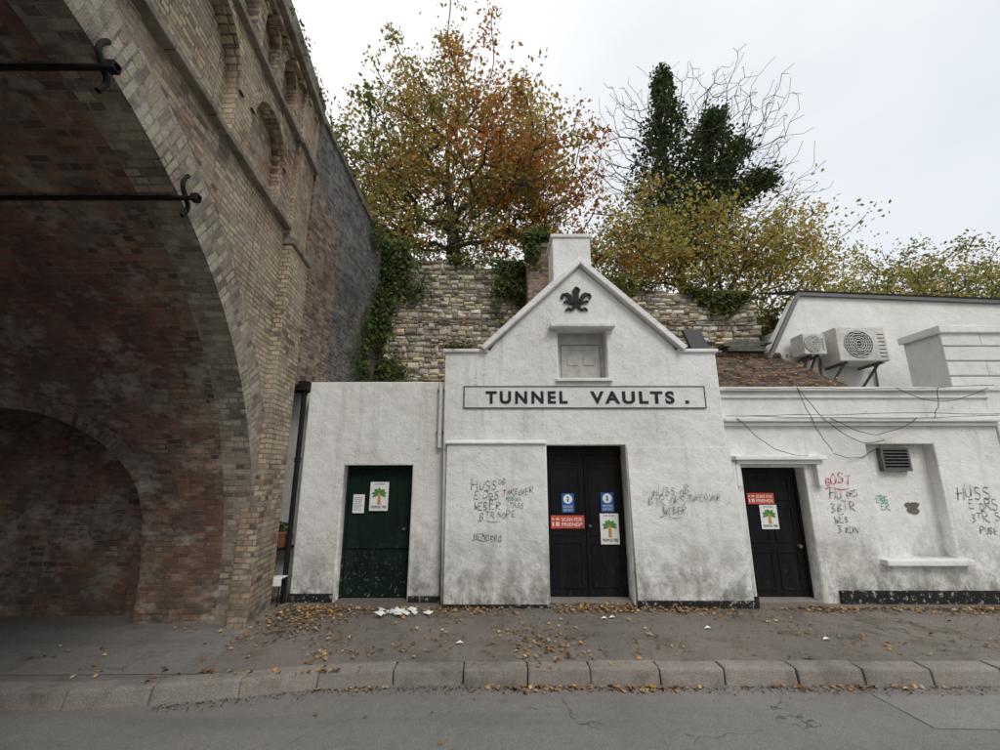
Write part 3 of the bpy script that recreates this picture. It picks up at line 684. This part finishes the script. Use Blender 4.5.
def poster(x0,x1,z0,z1,y):
    e=empty('palm_poster',((x0+x1)/2,y,z0)); W=x1-x0;H=z1-z0
    box('sheet',x0,x1,y-.003,y,z0,z1,M['paper'],e,0)
    cx=x0+W*.5; cz=z0+H*.62
    for i,a in enumerate((10,50,90,130,170,-25,205)):
        a=math.radians(a+random.uniform(-8,8)); l=W*.42
        lp=[]
        for t_ in range(13):
            u=t_/12; u=u*2 if u<=.5 else 2-2*u; s=1 if t_<=6 else -1
            r=l*u; ww=.2*l*math.sin(math.pi*min(1,u*.93+.05))*s
            lp.append((cx+r*math.cos(a)-ww*math.sin(a),cz+r*math.sin(a)*.8-.12*l*u*u+ww*math.cos(a)))
        lp=lp[:-1]
        wallY('frond',[lp],y-.0045-.0004*i,.001,M['ginks'],e,0)
    wallY('trunk',[[(cx-.07*W,z0+H*.24),(cx+.11*W,z0+H*.22),(cx+.06*W,cz),(cx-.05*W,cz)]],y-.0082,.001,M['orange'],e,0)
    text('caption','TROPICAL TREE',x0+.08*W,x1-.08*W,z0+.09*H,z0+.18*H,y-.004,M['ink'],e,.001,1,1,.02)
    text('caption','LIVE MUSIC',x0+.2*W,x1-.2*W,z0+.9*H,z0+.95*H,y-.004,M['ink'],e,.001)
poster(1.375,1.63,.81,1.21,6.033); poster(-1.83,-1.57,1.24,1.63,6.095); poster(3.62,3.86,1.0,1.32,6.083)
def redsign(x0,x1,z0,z1,y):
    e=empty('red_wall_sign',((x0+x1)/2,y,z0)); W=x1-x0;H=z1-z0
    box('plate',x0,x1,y-.006,y,z0,z1,M['red'],e,0)
    for i in range(4):
        for j in range(4):
            if (i*7+j*5+i*j)%3!=1: box('code_square',x0+(.04+.055*i)*W,x0+(.04+.055*i+.045)*W,y-.0075,y-.0065,z0+(.2+.15*j)*H,z0+(.2+.15*j+.13)*H,M['paper'],e,0)
    text('caption','SCAN FOR',x0+.32*W,x1-.06*W,z0+.56*H,z0+.82*H,y-.007,M['paper'],e,.001,1,1,.01); text('caption','FRIENDS',x0+.32*W,x1-.06*W,z0+.18*H,z0+.44*H,y-.007,M['paper'],e,.001,1,1,.01)
redsign(.70,1.16,1.015,1.185,6.036); redsign(3.47,3.84,1.33,1.48,6.085)
def bluesign(x0,x1,z0,z1,y):
    e=empty('blue_safety_sign',((x0+x1)/2,y,z0)); W=x1-x0;H=z1-z0
    box('plate',x0,x1,y-.004,y,z0,z1,M['blue'],e,0)
    cyl('symbol_disc',(x0+W/2,y-.0045,z0+.7*H),(x0+W/2,y-.0058,z0+.7*H),W*.36,M['paper'],e,20)
    cyl('figure_head',(x0+W/2,y-.006,z0+.78*H),(x0+W/2,y-.0068,z0+.78*H),W*.08,M['blue'],e,12); box('figure_body',x0+W*.43,x0+W*.57,y-.0068,y-.006,z0+.56*H,z0+.71*H,M['blue'],e,0)
    text('caption','FIRE DOOR',x0+.12*W,x1-.12*W,z0+.25*H,z0+.37*H,y-.006,M['paper'],e,.001); text('caption','KEEP SHUT',x0+.12*W,x1-.12*W,z0+.08*H,z0+.2*H,y-.006,M['paper'],e,.001)
bluesign(.855,1.03,1.22,1.48,6.034); bluesign(1.40,1.58,1.23,1.49,6.034)
e=empty('paper_notice',(-1.96,6.1,1.2)); box('sheet',-2.06,-1.90,6.092,6.095,1.21,1.46,M['paper'],e,0)
for i in range(7): box('text_line',-2.045,-1.915-random.uniform(0,.04),6.0905,6.0915,1.25+i*.027,1.256+i*.027,M['ink'],e,0)
# graffiti: handwritten stroke letters
F={'H':[[(0,0),(0,1)],[(0,.5),(.6,.55)],[(.6,0),(.62,1)]],'U':[[(0,1),(.02,.2),(.3,0),(.55,.2),(.6,1)]],'G':[[(.6,.85),(.3,1),(.03,.6),(.1,.1),(.5,.05),(.6,.45),(.35,.45)]],
'O':[[(.3,1),(.02,.6),(.1,.1),(.45,.03),(.62,.5),(.3,1)]],'T':[[(-.1,1),(.7,.97)],[(.32,1),(.25,0)]],'A':[[(0,0),(.3,1),(.6,0)],[(.12,.4),(.5,.4)]],'K':[[(0,0),(0,1)],[(.55,1),(0,.45),(.7,-.1)]],
'E':[[(.55,1),(0,1),(0,0),(.55,0)],[(0,.5),(.45,.5)]],'V':[[(0,1),(.3,0),(.6,1.1)]],'R':[[(0,0),(0,1),(.5,.85),(.45,.55),(0,.5),(.7,-.1)]],'D':[[(0,0),(0,1),(.5,.8),(.6,.3),(0,0)]],
'S':[[(.6,.9),(.2,1),(.05,.7),(.55,.4),(.4,.02),(0,.1)]],'B':[[(0,0),(0,1),(.45,.85),(.05,.52),(.55,.3),(0,0)]],'M':[[(0,0),(.1,1),(.35,.4),(.6,1),(.7,0)]],'N':[[(0,0),(0,1),(.6,0),(.6,1)]],
'W':[[(0,1),(.15,0),(.35,.6),(.5,0),(.7,1)]],'P':[[(0,0),(0,1),(.5,.85),(.45,.5),(0,.45)]],'3':[[(0,.95),(.5,.9),(.15,.55),(.55,.3),(0,0)]],'Z':[[(0,1),(.6,1),(0,0),(.6,0)]],'I':[[(.1,0),(.1,1)]],
'_':[[(0,.15),(.8,.3),(2.2,.05),(3.4,.2)]]}
def scribble(par,txt,x,z,h,y,mat,slope=0.,wd=.0055):
    vs=[];fs=[];cx=x; k_=0; wd=wd*1.2
    for ch in txt:
        if ch==' ': cx+=h*.5; continue
        hh=h*random.uniform(.75,1.2); dz=random.uniform(-.14,.14)*h; sl_=random.uniform(.05,.35)
        for st in F[ch]:
            P=[Vector(p) for p in st]
            Q=[P[0]]
            for i in range(len(P)-1):
                p0=P[max(i-1,0)];p1=P[i];p2=P[i+1];p3=P[min(i+2,len(P)-1)]
                if ch in 'HKENTAZIMW':
                    Q+= [p1.lerp(p2,q/3) for q in (1,2,3)]; continue
                for q in range(1,5):
                    t=q/4; Q.append(.5*((2*p1)+(p2-p0)*t+(2*p0-5*p1+4*p2-p3)*t*t+(3*p1-p0-3*p2+p3)*t**3))
            ox,oy=random.uniform(-.05,.05)*h,random.uniform(-.05,.05)*h
            P=[Vector((cx+ox+p.x*hh*.85+p.y*hh*sl_*.5, z+dz+oy+p.y*hh+slope*(cx-x))) for p in Q]
            k_+=1
            for i in range(len(P)-1):
                d=(P[i+1]-P[i])
                if d.length<1e-5: continue
                d.normalize(); w_=wd*(.75+.4*math.sin(i*.9+k_)); nn=Vector((-d.y,d.x))*w_; e_=d*wd*.5; b=len(vs)
                for q in (P[i]-e_+nn,P[i]-e_-nn,P[i+1]+e_-nn,P[i+1]+e_+nn): vs.append((q.x,y-.0004*(len(fs)%7),q.y))
                fs.append((b,b+1,b+2,b+3))
        cx+=hh*.74
    mesh('tag',vs,fs,mat,par,recalc=False)
gf=empty('graffiti',(1,5.7,1.3))
for t_,x,z_,h,sl,m,wd in (('HUSS',-.38,1.53,.12,.0,'gpurple',.0038),('OB',-.02,1.60,.07,.0,'gpurple',.003),('TAKEOVER',.04,1.47,.075,.05,'gpurple',.0034),('E DRS',-.34,1.41,.09,.03,'gpurple',.0034),('WEBER',-.34,1.28,.10,.03,'gpurple',.0038),('BTR NOPE',-.26,1.17,.09,.06,'gpurple',.003),('NEMOERO',-.34,.92,.075,-.1,'gpurple',.0034),('_',-.36,.90,.08,-.1,'gpurple',.003),('TAGS',.12,1.31,.07,.0,'gpurple',.0028),('_',-.28,1.12,.09,.0,'gpurple',.003),('MERERO',.08,1.405,.05,0,'ggreen',.003)):
    scribble(gf,t_,x,z_,h,5.725,M[m],sl,wd)
for t_,x,z_,h,sl,m,wd in (('HUSS OB',2.04,1.47,.11,.0,'gpurple',.0038),('TAKEOVER',2.5,1.40,.07,.03,'gpurple',.0032),('BTR DRS',1.97,1.34,.10,.03,'gpurple',.0034),('WEBER',2.15,1.22,.09,.02,'gpurple',.0034),('_',2.1,1.18,.09,.02,'gpurple',.003)):
    scribble(gf,t_,x,z_,h,5.752,M[m],sl,wd)
for t_,x,z_,h,sl,m,wd in (('GOST',4.46,1.60,.12,.02,'gred',.005),('_',4.44,1.53,.10,.02,'gred',.0045),('HU',4.48,1.42,.12,.0,'gpurple',.004),('DRS',4.72,1.45,.08,0,'gpurple',.0032),('3BTR',4.48,1.24,.11,.05,'gpurple',.0038),('WEB',4.5,1.10,.09,0,'gpurple',.0034),('3 RUN',4.52,.97,.08,0,'gpurple',.0034),('HUSS',6.22,1.42,.15,-.05,'gpurple',.0045),('E DRS',6.35,1.28,.12,0,'gpurple',.004),('3TR S',6.35,1.12,.12,0,'gpurple',.004),('PUBE',6.42,.97,.09,0,'gpurple',.0038)):
    scribble(gf,t_,x,z_,h,5.893,M[m],sl,wd)
scribble(gf,'MERE',5.18,1.36,.10,6.055,M['ggreen'],0,.005); scribble(gf,'ER',5.3,1.26,.08,6.055,M['ggreen'],0,.004)

# ------------------------------------------------------------------ small things
stl=empty('small_plant_stand',(-2.9,5.8,0))
for xx in (-3.0,-2.80):
    for yy in (5.70,5.84): cyl('leg',(xx,yy+.03,.12),(xx+.01,yy+.03,.42),.009,M['iron'],stl,6)
for xx in (-3.0,-2.80): cyl('rail',(xx,5.73,.24),(xx,5.87,.24),.006,M['iron'],stl,6)
box('seat',-3.03,-2.77,5.71,5.86,.42,.445,M['iron'],stl); box('cloth',-3.04,-2.76,5.70,5.865,.447,.462,M['paper'],stl,.004,.004)
box('cloth_hem',-3.04,-2.76,5.693,5.699,.37,.46,M['paper'],stl,.001,.003)
pot=empty('flower_pot',(-3.0,6.1,.8)); cyl('pot',(-2.99,6.04,.78),(-2.99,6.04,.95),.07,M['terra'],pot,14,.10); cyl('rim',(-2.99,6.04,.95),(-2.99,6.04,.98),.11,M['terra'],pot,14); box('shelf',-3.12,-2.87,5.93,6.2,.75,.775,M['iron'],pot)
n=90; C=np.array([-2.99,6.04,1.03])+rng.normal(0,.05,(n,3)); leaves('plant',C,np.full(n,.06),pick([(.06,.12,.04),(.09,.14,.05)],n),M['leaf'],pot)
lt=empty('litter_heap',(-1.2,5.4,.12))
for i in range(18):
    x=-1.22+random.gauss(0,.13); y=5.45+random.gauss(0,.07); s=random.uniform(.03,.09); z0=.125+random.uniform(0,.03)
    q=[(x+s*math.cos(a+random.random()),y+s*.7*math.sin(a),z0+random.uniform(0,.04)) for a in (0,1.5,3.1,4.6)]
    mesh('crumpled_paper',q+[(x,y,z0+.04)],[(0,1,4),(1,2,4),(2,3,4),(3,0,4)],M['paper'],lt)
for i,(x,y) in enumerate(((2.25,5.0),(1.2,5.3),(1.3,5.33),(3.3,4.7),(-.4,4.6))):
    e=empty('paper_scrap',(x,y,.12)); s=.04; zz=.128
    mesh('scrap',[(x-s,y,zz),(x,y-s*.6,zz+.015),(x+s,y+.01,zz+.004),(x,y+s*.5,zz+.02)],[(0,1,2,3)],M['paper'],e)
pts=[]
U=random.uniform
def addl(n,fx,fy,cl=None):
    k=0
    while k<n:
        x,y=fx(),fy()
        if cl is not None and random.random()>cl+1.6*noise.noise(Vector((x*1.1,y*1.6,3))): continue
        pts.append((x,y)); k+=1
addl(480,lambda:U(-2.7,8),lambda:4.25+abs(random.gauss(0,.9)),.25)
addl(1100,lambda:U(-2.5,8),lambda:5.72-abs(random.gauss(0,.13)),.35)
addl(600,lambda:random.gauss(-2.3,.42),lambda:random.gauss(5.45,.36),.5)
addl(380,lambda:U(-2.6,9),lambda:4.035-abs(random.gauss(0,.04)),.3)
addl(25,lambda:U(-4,6),lambda:U(1.5,4))
addl(70,lambda:U(-7,-2.5),lambda:U(3.8,5.0),.3)
addl(180,lambda:U(-1.8,1),lambda:random.gauss(4.6,.3),.3)
addl(170,lambda:U(.66,1.7),lambda:U(5.5,5.85))
P=[]
for x,y in pts:
    if y>5.70 and (x>-.78) and not (.66<x<1.7): y=5.70-U(0,.05)
    if x<-2.75 and y>5.0: continue
    if y>5.9: continue
    z=.0 if y<ky(x) else .122
    P.append((x,y,z+U(.004,.015)))
P=np.array(P); n=len(P); NN=np.column_stack([rng.normal(0,.3,n),rng.normal(0,.3,n),np.ones(n)])
leaves('fallen_leaves',P,rng.uniform(.022,.062,n),pick([(.40,.23,.08),(.32,.18,.07),(.20,.12,.06),(.48,.34,.16),(.14,.09,.05),(.38,.29,.19),(.26,.17,.10)],n,.3),M['dryleaf'],None,NN,.75)
n=6000; X=rng.uniform(-2.7,8,n); k=rng.random(n)
Y=np.where(k<.4,np.array([ky(x) for x in X])-.012-np.abs(rng.normal(0,.06,n)),np.where(k<.75,5.68-np.abs(rng.normal(0,.10,n)),4.3+rng.random(n)*1.4)); Z=np.where(k<.4,.006,.124)
NN=np.column_stack([rng.normal(0,.4,n),rng.normal(0,.4,n),np.ones(n)])
leaves('leaf_litter_crumbs',np.column_stack([X,Y,Z]),rng.uniform(.008,.022,n),pick([(.10,.075,.05),(.06,.05,.035),(.2,.14,.08),(.3,.22,.14)],n,.3),M['dryleaf'],None,NN,.8)
n=800; X=rng.uniform(3.2,5.9,n); T=rng.uniform(0,1,n)**1.3; C=np.column_stack([X,6.3+1.7*T,2.75+1.26*T+.02]); NN=np.column_stack([rng.normal(0,.3,n),-.6+rng.normal(0,.3,n),np.ones(n)])
leaves('roof_leaves',C,rng.uniform(.03,.07,n),pick([(.26,.13,.05),(.18,.09,.04),(.32,.2,.09)],n),M['dryleaf'],None,NN,.75)

# ------------------------------------------------------------------ trees
def grow(name,base,trunk,targets,rtip,mat,parent,power=2.3,jag=.12,seed=1,seg=.38,sag_=.10,K=5,plw=.22):
    r=np.random.default_rng(seed)
    nodes=[np.array(base,float)]; par=[-1]
    for p in trunk:
        a=nodes[-1]; p=np.array(p,float); k=max(1,int(np.linalg.norm(p-a)/.5))
        for j in range(1,k+1):
            nodes.append(a+(p-a)*j/k+r.normal(0,.04,3)); par.append(len(nodes)-2)
    pl=[0.0]
    for i in range(1,len(nodes)): pl.append(pl[par[i]]+np.linalg.norm(nodes[i]-nodes[par[i]]))
    T=np.array(targets); c0=np.array(trunk[len(trunk)//2])
    T=T[np.argsort(np.linalg.norm(T-c0,axis=1))]; tips=[]
    for t in T:
        A=np.array(nodes); dv=t-A; d=np.linalg.norm(dv,axis=1)
        cost=d+plw*np.array(pl)+.8*np.maximum(0,-dv[:,2])
        i=int(np.argmin(cost)); a=nodes[i]; L_=d[i]; k=max(1,int(L_/seg)); q=i
        up=np.array([0,0,sag_*L_])
        for j in range(1,k+1):
            s=j/k; p=a+(t-a)*s-up*math.sin(math.pi*s)+(r.normal(0,jag*seg,3) if j<k else 0)
            nodes.append(p); par.append(q); pl.append(pl[q]+L_/k); q=len(nodes)-1
        tips.append(q)
    n=len(nodes); rad=np.zeros(n); ch=np.zeros(n)
    for i in range(n-1,0,-1):
        if ch[i]==0: ch[i]=rtip**power
        ch[par[i]]+=ch[i]
    rad=np.maximum(ch,rtip**power)**(1/power)
    vs=[];fs=[]
    A=np.array(nodes)
    for i in range(1,n):
        a,b=Vector(A[par[i]]),Vector(A[i]); d=(b-a)
        if d.length<1e-4: continue
        d.normalize(); u=d.orthogonal().normalized(); w_=d.cross(u); o=len(vs)
        ra=min(rad[par[i]],rad[i]*1.35)
        for p,rr in ((a,ra),(b,rad[i])):
            for q in range(K):
                an=2*math.pi*q/K; vs.append(p+u*(math.cos(an)*rr)+w_*(math.sin(an)*rr))
        for q in range(K): q2=(q+1)%K; fs.append((o+q,o+q2,o+K+q2,o+K+q))
    mesh('trunk_and_limbs',vs,fs,mat,parent,smooth=True,recalc=False)
    return A,tips
def ell(n,c,rad,r,inner=.0,lump=.35,seed=0):
    out=[]
    while len(out)<n:
        d=r.normal(size=3); d/=np.linalg.norm(d); s=r.uniform(inner,1)**(.5)
        k=1+lump*noise.noise(Vector(d*2.1)+Vector((seed,seed,0)))*1.6
        out.append(np.array(c)+d*s*k*np.array(rad))
    return np.array(out)
def crown(name,A,tips,per,sig,size,colfn,parent,r):
    C=[];D=[]
    for t in tips:
        m=int(per*r.uniform(.2,1.7)); s=sig*r.uniform(.5,1.25)
        p=A[t]+r.normal(0,1,(m,3))*np.array([s,s,s*.62]); C.append(p)
        base=colfn(A[t],r); D.append(np.clip(base*(1+r.uniform(-.3,.3,(m,1)))+r.normal(0,.012,(m,3)),.004,1))
    C=np.vstack(C);D=np.vstack(D); leaves(name,C,r.uniform(size*.6,size*1.3,len(C)),D,M['leaf'],parent)
r=np.random.default_rng(3)
at=empty('autumn_tree',(-1.3,14,6))
tg=np.vstack([ell(420,(-1.8,14,13.5),(4.4,3.6,5.3),r,.15,.55,1),ell(160,(1.2,13.6,12.0),(2.8,2.8,3.2),r,.1,.5,4),ell(120,(-4.6,13.6,11.2),(2.0,2.4,3.2),r,.1,.5,6)])
tg=tg[tg[:,2]>7.4]
A,tips=grow('t',(-1.2,14,5.8),[(-1.3,14,7.5),(-1.6,14,9.5),(-1.9,14,12),(-2.0,14,14.5)],tg,.019,M['bark'],at,2.1,.15,5)
OR=[np.array(c) for c in ((.46,.20,.06),(.40,.16,.05),(.50,.29,.09))]; YL=[np.array(c) for c in ((.42,.32,.09),(.34,.29,.09),(.48,.35,.11))]; GR=[np.array(c) for c in ((.19,.20,.06),(.24,.23,.075),(.16,.17,.055))]
def col1(p,r):
    s=(p[0]+1.2)/4+(p[2]-13)/9+r.normal(0,.5)
    if s>.55: return OR[r.integers(3)]
    if s>-.3: return (OR+YL+YL)[r.integers(9)]
    return (YL+GR)[r.integers(6)]
crown('crown_leaves',A,tips,54,.38,.165,col1,at,r)
r=np.random.default_rng(11)
it=empty('ivy_clad_tree',(6.3,13,5))
tg=np.vstack([ell(520,(7.2,13.2,13.2),(3.9,2.6,4.2),r,.3,.3,2),ell(160,(9.7,13.4,11.3),(1.9,1.8,2.6),r,.2,.3,3),ell(190,(4.7,13.2,13),(1.6,1.3,3.2),r,.2,.3,9)])
A2,tips2=grow('t',(6.3,13,4.8),[(6.1,13,8),(5.95,13,11),(6.1,13,14),(6.2,13,16.2)],tg,.0065,M['bark'],it,1.95,.12,8,.3,.16,4,.5)
A3,tips3=grow('t',(6.9,13.2,4.8),[(7.2,13.2,8),(7.4,13.1,11),(7.9,13.1,14.2)],ell(260,(8.4,13.2,13.4),(2.3,1.8,3),r,.25,.3,5),.0065,M['bark'],it,1.95,.12,9,.3,.16,4,.5)
def ivycol(path,rads,n,r):
    path=np.array(path,float); seg=r.integers(0,len(path)-1,n); t=r.random(n)
    C=path[seg]*(1-t)[:,None]+path[seg+1]*t[:,None]; rr=np.array(rads)[seg]*(1-t)+np.array(rads)[seg+1]*t
    a=r.uniform(0,2*np.pi,n)
    k=np.array([.8+1.5*noise.noise(Vector((math.cos(q)*1.6,math.sin(q)*1.6,z_*1.5)))+.9*noise.noise(Vector((math.cos(q)*4,math.sin(q)*4,z_*4.5))) for q,z_ in zip(a,C[:,2])])
    q=rr*np.maximum(k,.12)*np.sqrt(r.uniform(.3,1.3,n)); return C+np.column_stack([np.cos(a)*q,np.sin(a)*q,r.normal(0,.2,n)])
C=np.vstack([ivycol([(5.7,13,8.6),(5.8,13,11.5),(6.0,13,14),(6.2,13,16.7)],[.9,.85,.65,.15],8000,r),
             ivycol([(6.9,13.1,8.6),(7.3,13.1,11.4),(7.6,13.1,13.2),(7.95,13.1,14.8)],[1.0,1.0,.8,.25],7500,r),
             ivycol([(8.3,13,11.2),(9.0,13,11.7),(9.6,13,11.9)],[.6,.5,.4],1800,r),ivycol([(6.9,13,10.5),(8.2,13,12.6),(8.9,13,13.4)],[.5,.35,.2],1300,r)])
n=len(C); leaves('ivy',C,r.uniform(.08,.17,n),pick([(.05,.08,.03),(.07,.105,.04),(.10,.13,.05),(.035,.055,.022)],n,.35),M['leaf'],it,None,.8)
r=np.random.default_rng(21)
yt=empty('yellow_leaved_tree',(7,11.8,5))
tg=np.vstack([ell(240,(6.6,11.8,8.3),(3.3,1.8,2.1),r,.1,.5,2),ell(60,(4.4,11.6,8.8),(1.2,1.3,1.4),r,.1,.4,3),ell(80,(9.4,12,8.2),(1.7,1.6,1.6),r,.1,.4,4)])
A4,tips4=grow('t',(6.8,11.8,4.8),[(6.8,11.8,6.2),(6.7,11.8,7.5)],tg,.012,M['bark'],yt,2.2,.15,4)
YP=[np.array(c) for c in ((.50,.41,.11),(.42,.36,.10),(.32,.31,.09),(.54,.44,.15),(.40,.27,.09))]
crown('crown_leaves',A4,tips4,42,.32,.12,lambda p,r:YP[r.integers(5)],yt,r)
r=np.random.default_rng(31); sh=empty('autumn_shrub',(3.2,11.5,5.5))
A5,t5=grow('t',(3.2,11.5,5.2),[(3.2,11.5,6.5)],ell(110,(3.1,11.6,7.6),(2.0,1.3,1.6),r,.1,.4,7),.01,M['bark'],sh,2.2,.15,4)
crown('leaves',A5,t5,36,.3,.12,lambda p,r:(OR+YL+GR)[r.integers(9)],sh,r)
r=np.random.default_rng(33); sh=empty('green_shrub',(6.3,9.6,4.5))
A6,t6=grow('t',(6.2,9.6,4.2),[(6.2,9.6,4.8)],ell(70,(6.1,9.7,5.0),(.7,.5,.8),r,.1,.4,7),.01,M['bark'],sh,2.2,.1,4)
crown('leaves',A6,t6,40,.2,.09,lambda p,r:(YL+GR+GR)[r.integers(9)],sh,r)
for i,(x,y,zc,rx,rz,sd) in enumerate(((18.5,20,10.0,2.6,1.9,41),(22.5,21,11.2,3.0,2.4,42),(27,22,11.2,3.4,2.8,43),(31,23,11.8,3.5,2.9,44),(14,24,9.3,2.5,1.8,45))):
    r=np.random.default_rng(sd); e=empty('yellow_green_tree',(x,y,5))
    A7,t7=grow('t',(x,y,4),[(x,y,6.5),(x,y,zc-.5)],ell(150,(x,y,zc),(rx,rx*.8,rz),r,.1,.5,sd),.018,M['bark'],e,2.2,.15,sd)
    crown('crown_leaves',A7,t7,30,.42,.18,lambda p,r:(YL+GR+[np.array((.36,.35,.11))]*4)[r.integers(10)],e,r)
n=8000; r=np.random.default_rng(51)
X=r.uniform(-2.6,6,n); Yy=r.uniform(9.7,11.5,n); Z=np.array([stop(x)-.25 for x in X])+np.abs(r.normal(0,.35,n))*np.array([.5+.9*abs(noise.noise(Vector((x*.8,1,0)))) for x in X])*1.6
leaves('undergrowth',np.column_stack([X,Yy,Z]),r.uniform(.07,.14,n),pick([(.08,.10,.04),(.13,.14,.05),(.24,.2,.07),(.28,.15,.05)],n,.3),M['leaf'])
def wallivy(name,fn,n,size,thr=.0,pal=((.05,.08,.03),(.075,.115,.04),(.12,.16,.055),(.17,.19,.065))):
    C=[];NN=[]
    while len(C)<n:
        p,nn,dens=fn()
        if random.random()<dens: C.append(p); NN.append(nn)
    C=np.array(C); NN=np.array(NN)+rng.normal(0,.5,(len(C),3))
    leaves(name,C,rng.uniform(size*.6,size*1.3,len(C)),pick(pal,len(C),.35),M['leaf'],None,NN,.8)
def f1():
    z=U(3.0,7.1)
    if random.random()<.5:
        x=-2.75+abs(random.gauss(0,.26+.10*math.sin(z*2.3)+(.18 if z>5.5 else 0))); y=8.98-abs(random.gauss(0,.12)); nn=(0,-1,.3)
    else:
        y=9-abs(random.gauss(0,.42+.2*math.sin(z*1.9))); x=-2.72-.06*(9-y)+abs(random.gauss(0,.09)); nn=(1,0,.3)
    return (x,y,z),nn,max(0,min(1,.5+1.3*noise.noise(Vector((x*1.6,y*1.6,z*1.3)))))
wallivy('corner_ivy',f1,7500,.085)
def f2():
    x=random.choice((.1,.35,.75,1.0))+random.gauss(0,.22); d=abs(random.gauss(0,.6)); z=stop(x)+.12-d; y=8.95-abs(random.gauss(0,.09))
    if .55<x<1.1: y=8.28-abs(random.gauss(0,.06)); z=6.85-d*.5
    return (x,y,z),(0,-1,.4),max(0,min(1,.5+1.2*noise.noise(Vector((x*2.5,3,z*2)))))
wallivy('chimney_ivy',f2,3000,.08)
def f2b():
    v=Vector((random.gauss(0,1),random.gauss(0,1),random.gauss(0,1))).normalized()*random.uniform(.5,1)
    return (.82+v.x*.38,8.6+v.y*.35,6.88+v.z*.32),tuple(v),1
wallivy('ivy_cap',f2b,1300,.08)
def f3():
    x=U(-2.6,6.1); z=stop(x)+.05+random.gauss(0,.07)-abs(random.gauss(0,.18))*max(0,.3+noise.noise(Vector((x*.9,7,0)))*2.2); y=9.0-abs(random.gauss(0,.06))
    return (x,y,z),(0,-1,.8),max(0,min(1,.2+1.8*noise.noise(Vector((x*.9,7,0)))+(.5 if x>4.3 else 0)))
wallivy('wall_top_ivy',f3,4800,.08,pal=((.08,.11,.035),(.13,.15,.045),(.22,.20,.06),(.05,.07,.03)))
def f4():
    x=U(1.9,3.1); z=4.6+ (x-1.9)*.2 +abs(random.gauss(0,.3))
    return (x,8.85-abs(random.gauss(0,.1)),z+.8),(0,-1,.5),max(0,min(1,.4+1.2*noise.noise(Vector((x*2,3,z*2)))))
wallivy('hanging_ivy',f4,1100,.08,pal=((.14,.15,.04),(.22,.19,.05),(.08,.10,.03)))
def f5():
    return (-.62+random.gauss(0,.13),5.85+random.gauss(0,.06),3.52+abs(random.gauss(0,.035))),(0,-.5,1),1
wallivy('ledge_weeds',f5,420,.04,pal=((.12,.12,.05),(.08,.08,.04),(.18,.14,.06)))
def f6():
    s=random.choice((4.6,5.5)); y=s+random.gauss(0,.2); return (XF(y)+.1+abs(random.gauss(0,.04)),y,7.72-abs(random.gauss(0,.2))),(1,0,.5),.8
wallivy('viaduct_weeds',f6,160,.05)
def f7():
    y=U(6.2,8.9); return (-2.86+random.gauss(0,.08),y,7.5-(y-6.06)*.2+abs(random.gauss(0,.05))),(1,0,1),max(0,.3+noise.noise(Vector((0,y*2,0))))
wallivy('parapet_weeds',f7,500,.06)
print('objects',len(bpy.data.objects))
